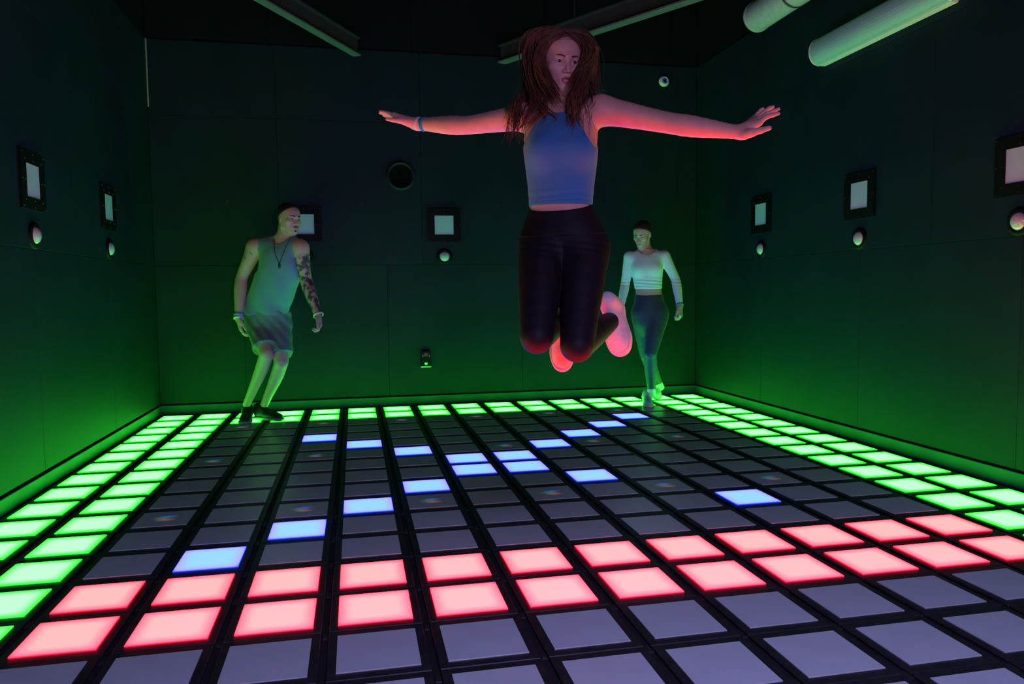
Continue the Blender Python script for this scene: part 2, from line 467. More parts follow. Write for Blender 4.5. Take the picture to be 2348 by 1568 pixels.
t = empty('security_camera', (4.357, YB, 2.956))
m = MB(); m.lathe([(.024, -.026), (.03, -.030), (.036, -.028), (.043, -.018), (.046, -.008), (.05, -.006), (.05, 0)], (0, 0, 0), (0, 1, 0), 36); m.build('housing', WHITE, t, smooth=True)
lens = mat('camera_lens', (.01, .012, .05), .08, .1, 60, coat=1.0)
m = MB(); m.lathe([(0, -.027), (.012, -.027), (.02, -.025), (.027, -.018)], (0, 0, 0), (0, 1, 0), 32); lo = m.build('lens', lens, t, smooth=True)
irm = bpy.data.materials.new('infrared_led'); irm.use_nodes = True
_b = irm.node_tree.nodes['Principled BSDF']; _b.inputs['Emission Color'].default_value = (.05, .06, 1, 1); _b.inputs['Emission Strength'].default_value = .5; _b.inputs['Base Color'].default_value = (.02, .02, .1, 1)
for k in range(6):
    a = k * math.pi / 3
    m = MB(); m.lathe([(0, -.0295), (.003, -.029), (.0042, -.024)], (.0155 * math.cos(a), 0, .0155 * math.sin(a)), (0, 1, 0), 10); m.build('led', irm, lo)
tag(t, 'small round white camera with blue lens high in the back corner', 'camera')

t = empty('wall_alarm', (2.076, YB, .41))
m = MB(); m.box((-.043, -.03, -.066), (.043, 0, .069), .004); m.build('housing', BLACK, t)
redm = mat('red_lens', (.5, .02, .03), .25, .1, 30, coat=.5)
for sx in (-1, 1):
    m = MB(); m.tube([(sx * .028, -.032, .015), (sx * .029, -.033, .03), (sx * .028, -.032, .05)], [.004, .006, .004], 8); m.build('reflector', redm, t, smooth=True)
m = MB(); m.box((-.02, -.034, .02), (.02, -.028, .055), .003); m.build('cover', mat('dark_cover', (.03, .03, .032), .3), t)
m = MB(); m.lathe([(0, -.014), (.008, -.013), (.014, -.006), (.015, 0)], (0, -.03, -.043), (0, 1, 0), 20); m.build('knob', WHITE, t, smooth=True)
m = MB(); m.box((-.046, -.034, -.08), (.046, 0, -.066), .002); m.build('ledge', mat('pale_ledge', (.4, .41, .42), .5), t)
tag(t, 'small black box with red lenses low on the back wall', 'wall box')

# linear light fixture on the right wall (switched off)
t = empty('wall_light_fixture', (XR, 1.5, 2.63))
prof = [(0, -.085), (-.055, -.095), (-.062, -.09)] + [(-.062 - .062 * math.sin(a), -.005 - .085 * math.cos(a)) for a in np.linspace(.15, math.pi - .1, 14)] + [(-.05, .085), (0, .085)]
y0, y1 = -.60, .58
m = MB(); n = len(prof)
vs = [(x, y, z) for y in (y0, y1) for x, z in prof]
m.add(vs, [(i, i + 1, n + i + 1, n + i) for i in range(n - 1)])
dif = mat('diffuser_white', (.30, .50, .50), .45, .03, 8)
m.build('diffuser', dif, t)
for y in (y0 - .012, y1):
    m = MB(); vs = [(x * 1.02, yy, z * 1.03) for yy in (y, y + .012) for x, z in prof]
    m.add(vs, [tuple(range(n - 1, -1, -1)), tuple(range(n, 2 * n))] + [(i, (i + 1) % n, n + (i + 1) % n, n + i) for i in range(n)])
    m.build('end_cap', WHITE, t)
m = MB(); m.box((-.05, y0, -.0985), (-.004, y1, -.088), .001); m.build('bottom_rail', WHITE, t)
tag(t, 'long white half-round light fixture, switched off, high on the right wall', 'light fixture')

# ribbed air duct above it
t = empty('air_duct', (4.46, 2.6, 3.03))
m = MB(); prof = []
Ld = 2.6; nr = 90
for i in range(nr * 2 + 1):
    prof.append((.105 + (.0035 if i % 2 else 0), i / (nr * 2) * Ld))
m.lathe(prof, (0, 0, 0), (0, -1, 0), 40)
m.build('hose', mat('duct_foil', (.42, .44, .46), .45, .1, 25, metal=.0), t, smooth=True)
m = MB(); m.lathe([(.06, -.005), (.1, -.006), (.112, -.004), (.112, .02), (.106, .022)], (0, 0, 0), (0, -1, 0), 40); m.build('end_collar', mat('duct_foil', ()), t, smooth=True)
for y in (-.5, -1.6):
    m = MB(); m.tube([(0, y, .105), (0, y, ZC - 3.03)], .004, 6); m.lathe([(.11, -.012), (.113, 0), (.11, .012)], (0, y, 0), (0, 1, 0), 32); m.build('strap', BEAMD, t)
tag(t, 'round ribbed air duct hanging under the ceiling, top right', 'duct')
# ------------------------------------------------------------------ implicit surfaces for the figures
def V(*a): return np.array(a if len(a) > 1 else a[0], float)
def unit(a):
    a = np.asarray(a, float); return a / (np.linalg.norm(a) + 1e-12)
def smin(a, b, k):
    if k <= 0: return np.minimum(a, b)
    h = np.maximum(k - np.abs(a - b), 0) / k
    return np.minimum(a, b) - h * h * k * .25

class Sdf:
    def __init__(self): self.it = []
    def _add(self, fn, lo, hi, k, op='u'): self.it.append((fn, np.asarray(lo, float), np.asarray(hi, float), k, op)); return self
    def cone(self, a, b, ra, rb, k=.012, op='u'):
        a = V(a); b = V(b); ab = b - a; L2 = ab @ ab + 1e-12; R = max(ra, rb)
        def fn(P):
            q = P - a; h = np.clip(q @ ab / L2, 0, 1)
            return np.sqrt(((q - h[:, None] * ab) ** 2).sum(1)) - (ra + (rb - ra) * h)
        return self._add(fn, np.minimum(a, b) - R, np.maximum(a, b) + R, k, op)
    def chain(self, pts, rad, k=.012):
        for i in range(len(pts) - 1): self.cone(pts[i], pts[i + 1], rad[i], rad[i + 1], k)
        return self
    def ell(self, c, r, fr=None, k=.012, op='u'):
        c = V(c); r = V(r) if not np.isscalar(r) else V(r, r, r); fr = np.eye(3) if fr is None else np.asarray(fr)
        def fn(P):
            q = (P - c) @ fr.T
            k0 = np.sqrt(((q / r) ** 2).sum(1)); k1 = np.sqrt(((q / r ** 2) ** 2).sum(1)) + 1e-9
            return k0 * (k0 - 1) / k1
        ext = np.sqrt(((fr * r[:, None]) ** 2).sum(0))
        return self._add(fn, c - ext, c + ext, k, op)
    def loft(self, rows, X, Fw, k=.02, grow=0.0, pw=2.0):
        """stack of ellipses along z; rows = (z, cx, cy, rx, rf)"""
        T = catmull(rows, 120); X = unit(X); Fw = unit(Fw)
        z = T[:, 0]
        def fn(P):
            cx = np.interp(P[:, 2], z, T[:, 1]); cy = np.interp(P[:, 2], z, T[:, 2])
            rx = np.interp(P[:, 2], z, T[:, 3]) + grow; rf = np.interp(P[:, 2], z, T[:, 4]) + grow
            dx = P[:, 0] - cx; dy = P[:, 1] - cy
            a = np.abs(dx * X[0] + dy * X[1]) + 1e-6; b = np.abs(dx * Fw[0] + dy * Fw[1]) + 1e-6
            if pw == 2.0:
                k0 = np.sqrt((a / rx) ** 2 + (b / rf) ** 2); k1 = np.sqrt((a / rx ** 2) ** 2 + (b / rf ** 2) ** 2) + 1e-9
                d = k0 * (k0 - 1) / k1
            else:
                s = (a / rx) ** pw + (b / rf) ** pw
                k0 = s ** (1 / pw)
                g = k0 ** (1 - pw) * np.sqrt(((a / rx) ** (pw - 1) / rx) ** 2 + ((b / rf) ** (pw - 1) / rf) ** 2) + 1e-9
                d = (k0 - 1) / g
            return np.maximum(d, np.maximum(z[0] - P[:, 2], P[:, 2] - z[-1]))
        R = max(T[:, 3].max(), T[:, 4].max()) + grow
        lo = (T[:, 1].min() - R, T[:, 2].min() - R, z[0]); hi = (T[:, 1].max() + R, T[:, 2].max() + R, z[-1])
        return self._add(fn, lo, hi, k)
    def group(self, S, off=0.0, k=0.0, op='u'):
        lo = np.min([i[1] for i in S.it if i[4] == 'u'], 0) - off; hi = np.max([i[2] for i in S.it if i[4] == 'u'], 0) + off
        self.it.append(((S, off), lo, hi, k, op)); return self
    def half(self, p, n, k=0.0):
        """keep the side that the normal points away from"""
        p = V(p); n = unit(n)
        self.it.append((lambda P: (P - p) @ n, None, None, k, 'i')); return self
    def field(self, f, op='i', k=0.0):
        self.it.append((f, None, None, k, op)); return self
    def eval(self, P, lo=None, hi=None):
        d = np.full(len(P), .5)
        for fn, l, h, k, op in self.it:
            if l is not None and lo is not None:
                m = max(k, .04) + .012
                if (l - m > hi).any() or (h + m < lo).any(): continue
            if isinstance(fn, tuple): q = fn[0].eval(P, lo, hi) - fn[1]
            else: q = fn(P)
            if op == 'u': d = smin(d, q, k)
            elif op == 's': d = -smin(-d, q, k)
            elif op == 'i': d = -smin(-d, -q, k)
            elif op == 'w': d = d + q
        return d
    def hit(self, lo, hi):
        for fn, l, h, k, op in self.it:
            if op != 'u': continue
            if (l - .01 > hi).any() or (h + .01 < lo).any(): continue
            if isinstance(fn, tuple) and not fn[0].hit(lo, hi): continue
            return True
        return False
    def bounds(self):
        u = [i for i in self.it if i[4] == 'u']
        return np.min([i[1] for i in u], 0) - .012, np.max([i[2] for i in u], 0) + .012

def surface(S, h, B=24, bounds=None, warp=None):
    """warp = (z, f): the grid is f times finer above height z"""
    lo, hi = bounds or S.bounds()
    def wz(P):
        if warp is None: return P
        P = np.array(P, float); zz = P[..., 2]
        P[..., 2] = np.where(zz > warp[0], warp[0] + (zz - warp[0]) / warp[1], zz)
        return P
    if warp is not None: hi = np.array(hi, float); hi[2] = warp[0] + (hi[2] - warp[0]) * warp[1]
    n = np.ceil((hi - lo) / h).astype(int) + 2
    vid, vco, quads = [], [], []
    NY, NZ = int(n[1]) + 4, int(n[2]) + 4
    key = lambda i, j, k: ((i + 2) * NY + (j + 2)) * NZ + (k + 2)
    for bi in range(0, n[0], B):
        for bj in range(0, n[1], B):
            for bk in range(0, n[2], B):
                o = np.array((bi, bj, bk)) - 1
                l = lo + o * h; u = wz(l + (B + 2) * h); l = wz(l)
                if not S.hit(l, u): continue
                # cheap reject: coarse samples
                g = np.arange(B + 2)
                I, J, K = np.meshgrid(g + o[0], g + o[1], g + o[2], indexing='ij')
                sub = np.stack([I[::5, ::5, ::5].ravel(), J[::5, ::5, ::5].ravel(), K[::5, ::5, ::5].ravel()], 1) * h + lo
                ds = S.eval(wz(sub), l, u)
                if np.abs(ds).min() > 7 * h: continue
                D = S.eval(wz(np.stack([I.ravel(), J.ravel(), K.ravel()], 1) * h + lo), l, u).reshape(B + 2, B + 2, B + 2)
                s = D < 0
                if s.all() or not s.any(): continue
                c = B + 1
                cnt = np.zeros((c, c, c), int)
                for a in (0, 1):
                    for b in (0, 1):
                        for d in (0, 1): cnt += s[a:a + c, b:b + c, d:d + c]
                act = np.argwhere((cnt > 0) & (cnt < 8))
                if not len(act): continue
                acc = np.zeros((len(act), 3)); num = np.zeros(len(act))
                for ax in range(3):
                    o1, o2 = [q for q in range(3) if q != ax]
                    for a in (0, 1):
                        for b in (0, 1):
                            p = act.copy(); p[:, o1] += a; p[:, o2] += b
                            q = p.copy(); q[:, ax] += 1
                            d0 = D[p[:, 0], p[:, 1], p[:, 2]]; d1 = D[q[:, 0], q[:, 1], q[:, 2]]
                            m = (d0 < 0) != (d1 < 0)
                            t = np.where(m, d0 / np.where(m, d0 - d1, 1), 0)
                            e = p.astype(float); e[:, ax] += t
                            acc[m] += e[m]; num[m] += 1
                co = acc / num[:, None]
                vco.append((co + o) * h + lo)
                vid.append(key(act[:, 0] + o[0], act[:, 1] + o[1], act[:, 2] + o[2]))
                for ax in range(3):
                    o1, o2 = (ax + 1) % 3, (ax + 2) % 3
                    sl = [slice(1, B + 1)] * 3
                    A = s[tuple(sl)]
                    sl2 = list(sl); sl2[ax] = slice(2, B + 2)
                    Bq = s[tuple(sl2)]
                    e = np.argwhere(A != Bq)
                    if not len(e): continue
                    flip = A[e[:, 0], e[:, 1], e[:, 2]]
                    e = e + 1 + o
                    qs = []
                    for a, b in ((0, 0), (-1, 0), (-1, -1), (0, -1)):
                        f = e.copy(); f[:, o1] += a; f[:, o2] += b
                        qs.append(key(f[:, 0], f[:, 1], f[:, 2]))
                    Q = np.stack(qs, 1)
                    Q[~flip] = Q[~flip][:, ::-1]
                    quads.append(Q)
    vid = np.concatenate(vid); vco = np.concatenate(vco); quads = np.concatenate(quads)
    ids, first = np.unique(vid, return_index=True)
    co = wz(vco[first])
    qi = np.searchsorted(ids, quads)
    ok = (qi < len(ids)).all(1)
    qi = np.minimum(qi, len(ids) - 1)
    ok &= (ids[qi] == quads).all(1)
    qi = qi[ok]
    # keep only the largest connected piece
    n = len(co); lab = np.arange(n)
    while True:
        m = lab[qi].min(1); new = lab.copy()
        for c in range(4): np.minimum.at(new, qi[:, c], m)
        new = new[new]; new = new[new]
        if (new == lab).all(): break
        lab = new
    big = np.bincount(lab[qi[:, 0]]).argmax()
    qi = qi[lab[qi[:, 0]] == big]
    used = np.unique(qi); mp = np.zeros(n, int); mp[used] = np.arange(len(used))
    return co[used], mp[qi]

def relax(co, q, it=2, w=.5):
    a = np.concatenate([q[:, 0], q[:, 1], q[:, 2], q[:, 3]]); b = np.concatenate([q[:, 1], q[:, 2], q[:, 3], q[:, 0]])
    n = len(co)
    for _ in range(it):
        s = np.zeros_like(co); c = np.zeros(n)
        for ax in range(3): s[:, ax] = np.bincount(a, co[b, ax], n) + np.bincount(b, co[a, ax], n)
        c = np.bincount(a, minlength=n) + np.bincount(b, minlength=n)
        co = co * (1 - w) + w * s / np.maximum(c, 1)[:, None]
    return co

def skin_mesh(name, S, h, org, mats, parent, it=2, bounds=None, attr=None, warp=None, w=.5):
    co, q = surface(S, h, bounds=bounds, warp=warp)
    co = relax(co, q, it, w)
    me = bpy.data.meshes.new(name)
    me.vertices.add(len(co)); me.vertices.foreach_set('co', (co - np.asarray(org)).astype(np.float32).ravel())
    me.loops.add(len(q) * 4); me.loops.foreach_set('vertex_index', q.astype(np.int32).ravel())
    me.polygons.add(len(q)); me.polygons.foreach_set('loop_start', (np.arange(len(q)) * 4).astype(np.int32))
    me.polygons.foreach_set('loop_total', np.full(len(q), 4, np.int32))
    me.update(calc_edges=True)
    me.polygons.foreach_set('use_smooth', np.ones(len(q), bool))
    if attr is not None:
        for an, f in attr.items():
            at = me.attributes.new(an, 'FLOAT', 'POINT'); at.data.foreach_set('value', f(co).astype(np.float32))
    me.validate()
    me.update()
    return link(name, me, mats, parent)

# ------------------------------------------------------------------ anatomy
def hand(S, w, d, n, t, sc=1.0, curl=.25, spread=.06, thumb=.7, rw=.026):
    """w wrist, d finger direction, n where the palm faces, t thumb side"""
    w = V(w); d = unit(d); n = unit(np.asarray(n) - d * (np.asarray(n) @ d)); t0 = np.cross(d, n); t = t0 if t0 @ np.asarray(t) > 0 else -t0
    H = Sdf()
    L = [.088, .092, .088, .080]; off = [.031, .0105, -.0105, -.030]; FL = [.072, .080, .074, .058]; fr = [.0088, .009, .0086, .0076]
    for i in range(4):
        kn = w + (d * L[i] + t * off[i]) * sc
        H.cone(w + t * off[i] * .45 * sc, kn, .0155 * sc, .0108 * sc, .02)
    for i in range(4):
        kn = w + (d * L[i] + t * off[i]) * sc
        a = curl * .6; p = kn; dirv = unit(d + t * (1.2 - i) * spread)
        r = fr[i] * sc
        for j, fl in enumerate((.46, .30, .24)):
            dv = dirv * math.cos(a) + n * math.sin(a)
            q = p + dv * FL[i] * fl * sc
            H.cone(p, q, r, r * .9, .004 if j else .008)
            p = q; r *= .9; a += curl
    b = w + (d * .018 + t * .022 + n * .008) * sc
    td = unit(d * math.cos(thumb) + t * math.sin(thumb) + n * .25)
    p1 = b + td * .04 * sc; H.cone(b, p1, .0155 * sc, .0115 * sc, .016)
    td2 = unit(td + d * .35 + n * .1); p2 = p1 + td2 * .03 * sc; H.cone(p1, p2, .0112 * sc, .0095 * sc, .006)
    p3 = p2 + unit(td2 + d * .2) * .026 * sc; H.cone(p2, p3, .0095 * sc, .0075 * sc, .005)
    S.group(H, 0, .018)
    return H

class Head:
    """o eyes' midpoint pushed back to the head centre; x, f, u frame; s scale"""
    def __init__(self, eyes, yawdir, s, updir=(0, 0, 1)):
        f = unit(yawdir); u = V(updir); u = unit(u - f * (u @ f)); x = np.cross(f, u)
        self.x, self.f, self.u, self.s = x, f, u, s
        self.o = V(eyes) - (f * .074 + u * .004) * s
        self.fr = np.stack([x, f, u])
    def p(self, a, b, c): return self.o + (self.x * a + self.f * b + self.u * c) * self.s
    def e(self, S, c, r, k=.012, op='u', tilt=None):
        S.ell(self.p(*c), V(r) * self.s, self.fr, k * self.s, op)
    def c(self, S, a, b, ra, rb, k=.01, op='u'): S.cone(self.p(*a), self.p(*b), ra * self.s, rb * self.s, k * self.s, op)
    def build(self, S, male=False, mouth=0.0, ears=True, lid=.0056):
        H = Sdf(); j = 1.12 if male else .92
        self.e(H, (0, -.018, .035), (.074, .094, .084))
        self.e(H, (0, .022, .030), (.066, .066, .066), .03)
        self.e(H, (0, .028, -.03), (.060 * j, .060, .075), .03)
        self.e(H, (0, .052, -.062), (.040 * j, .036, .042), .03)
        self.e(H, (0, .071, -.098), (.020 * j, .017, .016), .03)
        for m in (-1, 1):
            self.c(H, (m * .012, .066, -.098), (m * .049 * j, .008, -.066), .013, .016, .026)
            self.c(H, (m * .049 * j, .008, -.066), (m * .062, -.008, -.012), .015, .014, .02)
            self.e(H, (m * .043, .058, -.020), (.021, .020, .017), .022)
            self.c(H, (m * .008, .083, .021), (m * .04, .070, .024), .0105 if male else .0085, .008, .014)
        # eye sockets
        for m in (-1, 1): self.e(H, (m * .031, .092, .003), (.0185, .0150, .0105), .012, 's')
        # nose
        self.c(H, (0, .083, .012), (0, .099, -.020), .0062, .0075, .010)
        self.c(H, (0, .097, -.018), (0, .105, -.031), .0075, .0082, .006)
        for m in (-1, 1):
            self.e(H, (m * .0115, .095, -.0335), (.0075, .0095, .0065), .006)
            self.e(H, (m * .0062, .100, -.0405), (.0035, .0045, .003), .002, 's')
        # mouth mound and cavity
        self.e(H, (0, .078, -.064), (.027, .016, .018), .014)
        if mouth > 0: self.e(H, (0, .092, -.062 - mouth * .4), (.0185, .014, mouth), .002, 's')
        # eyelids: a ball of skin round each eye, opened by an almond slit
        for m in (-1, 1):
            self.e(H, (m * .031, .0722, .0035), (.0168, .0140, .0138), .005)
            self.e(H, (m * .0312, .088, .0026), (.0164, .0165, lid), .0015, 's')
            self.e(H, (m * .031, .0722, .0035), (.0121, .0121, .0121), .0, 's')
        if ears:
            for m in (-1, 1):
                fr = np.stack([unit(self.x * m + self.f * -.35), unit(self.f + self.x * m * .35), self.u])
                H.ell(self.p(m * .074, -.012, -.004), V(.007, .018, .031) * self.s, fr, .006)
                H.ell(self.p(m * .081, -.009, .002), V(.005, .011, .018) * self.s, fr, .004, 's')
        S.group(H, 0, .02)
        self.H = H
        return H
    def hair_cap(self, off, front=(.066, .083), side=.035, k=.006):
        """close hair over the scalp, cut by a hairline in front and above the ears"""
        S = Sdf(); S.group(self.H, off * self.s)
        S.half(self.p(0, *front), self.f * .8 - self.u * .6, k)
        S.half(self.p(0, 0, side), self.f * .085 - self.u * .11, k)
        return S
    def surf(self, S, a, c):
        """F coordinate of the skin in front of (a, c)"""
        fs = np.linspace(.13, 0, 131); P = np.array([self.p(a, b, c) for b in fs])
        d = S.eval(P); i = np.argmax(d < 0)
        return fs[i] if d[i] < 0 else .07
    def eyes(self, parent, org, iris=(.05, .025, .012)):
        sc = mat('eye_white', (.5, .48, .47), .12, .02, 40, coat=1.0); ir = mat('iris_brown', iris, .1, .3, 200, coat=1.0); pu = mat('pupil', (.003, .003, .003), .05)
        for m in (-1, 1):
            b = MB(); prof = [(.0118 * math.sin(a), .0118 * math.cos(a)) for a in np.linspace(0.001, math.pi, 25)]
            b.lathe(prof, (0, 0, 0), (0, 0, 1), 24)
            me = b.mesh('eye', True)
            for p in me.polygons:
                z = p.center.z / .0118
                p.material_index = 2 if z > .968 else 1 if z > .865 else 0
            o = link('eye', me, [sc, ir, pu], parent)
            R = Matrix((self.x, self.u, self.f)).transposed()
            o.matrix_local = Matrix.Translation(Vector(self.p(m * .031, .0722, .0035) - org)) @ R.to_4x4() @ Matrix.Scale(self.s, 4)
    def brows(self, S, parent, org, matl, r=.0032, lift=0.0):
        for m in (-1, 1):
            pts = []
            for t in np.linspace(0, 1, 9):
                a = m * (.012 + .038 * t); c = .0195 + .008 * math.sin(t * 2.2) - .004 * t + lift * t
                pts.append(V(self.p(a, self.surf(S, a, c) + .0008, c)))
            b = MB(); b.tube(pts, [r * self.s * w for w in (.7, 1.1, 1.2, 1.15, 1.05, .9, .75, .5, .2)], 6, .5, self.f)
            b.build('eyebrow', matl, parent, smooth=True, org=org)
    def lips(self, S, parent, org, matl, gape=.0, z0=-.062):
        for up in (1, -1):
            pts = []; rr = []
            for t in np.linspace(-1, 1, 13):
                a = t * .0215
                bow = (.0035 * (1 - t * t) - .0012 * math.exp(-(t / .18) ** 2)) if up > 0 else -.0045 * (1 - t * t)
                c = z0 + bow + up * gape * (1 - t * t) * .9 - (.3 * gape)
                f = self.surf(S, a, c + up * .004) if abs(t) < .99 else self.surf(S, a, c)
                pts.append(self.p(a, f + .0008 - .002 * t * t, c)); rr.append((.0038 if up > 0 else .0046) * self.s * max(.12, (1 - t * t) ** .5))
            b = MB(); b.tube(pts, rr, 8, .8, self.f); b.build('lip', matl, parent, smooth=True, org=org)
        if gape > .002:
            b = MB()
            for i in range(-4, 5):
                a = i * .0042
                b.tube([self.p(a, .079 - abs(i) * .0007, z0 + .006), self.p(a, .0795 - abs(i) * .0007, z0 - .0015)], .0023 * self.s, 6)
            b.build('teeth', mat('teeth_white', (.78, .77, .74), .2, .03, 60), parent, smooth=True, org=org)

def ring_band(c, axis, r, w, th, name, matl, parent, org):
    b = MB(); b.lathe([(r, -w / 2), (r + th, -w / 2), (r + th * 1.1, 0), (r + th, w / 2), (r, w / 2), (r, -w / 2)], c, axis, 32)
    return b.build(name, matl, parent, smooth=True, org=org)

def foot_frame(heel, toe, upv):
    heel = V(heel); toe = V(toe); d = toe - heel; L = np.linalg.norm(d); d = d / L
    u = unit(V(upv) - d * (V(upv) @ d)); s = np.cross(d, u)
    return heel, d, u, s, L
def make_shoe(parent, org, heel, toe, upv, m_up, m_sole, h, ankle=None, W=.092, chunky=1.0, lace=None):
    """heel and toe are the ends of the sole line"""
    o, d, u, s, L = foot_frame(heel, toe, upv)
    fr = np.stack([d, s, u]); P = lambda a, b, c: o + d * a * L + s * b + u * c
    w = W / 2; th = .028 * chunky
    So = Sdf()
    for a, ww in ((.14, .8), (.32, .76), (.52, .86), (.70, 1.0), (.86, .82)):
        So.ell(P(a, 0, th * .55), (L * .17, w * ww, th * 1.6), fr, .03)
    So.half(P(.5, 0, th), u, .004).half(P(.5, 0, .0), -u, .006)
    Up = Sdf()
    Up.ell(P(.15, 0, .055), (L * .145, w * .70, .052), fr, .02)
    Up.ell(P(.34, 0, .055), (L * .2, w * .66, .046), fr, .03)
    Up.ell(P(.58, 0, .040), (L * .22, w * .80, .036), fr, .035)
    Up.ell(P(.80, 0, .030), (L * .185, w * .82, .030), fr, .03)
    Up.cone(P(.13, 0, .06), P(.12, 0, .098), .033, .036, .025)
    if ankle is not None: Up.cone(P(.2, 0, .07), P(.2, 0, .07) * .45 + V(ankle) * .55, .036, .038, .03)
    Up.half(P(.5, 0, th * .5), -u, .003)
    if ankle is not None: pass
    sh = skin_mesh('shoe', Up, h, org, m_up, parent)
    skin_mesh('sole', So, h, org, m_sole, sh)
    lb = MB()
    for i, a in enumerate((.34, .41, .48, .55)):
        top = .098 - (a - .34) * .13
        pts = [P(a, -.026, top - .016), P(a + .01, -.012, top - .003), P(a + .012, .012, top - .003), P(a, .026, top - .016)]
        lb.tube(pts, .0028, 6)
    lb.build('laces', lace or m_up, sh, smooth=True, org=org)
    return sh
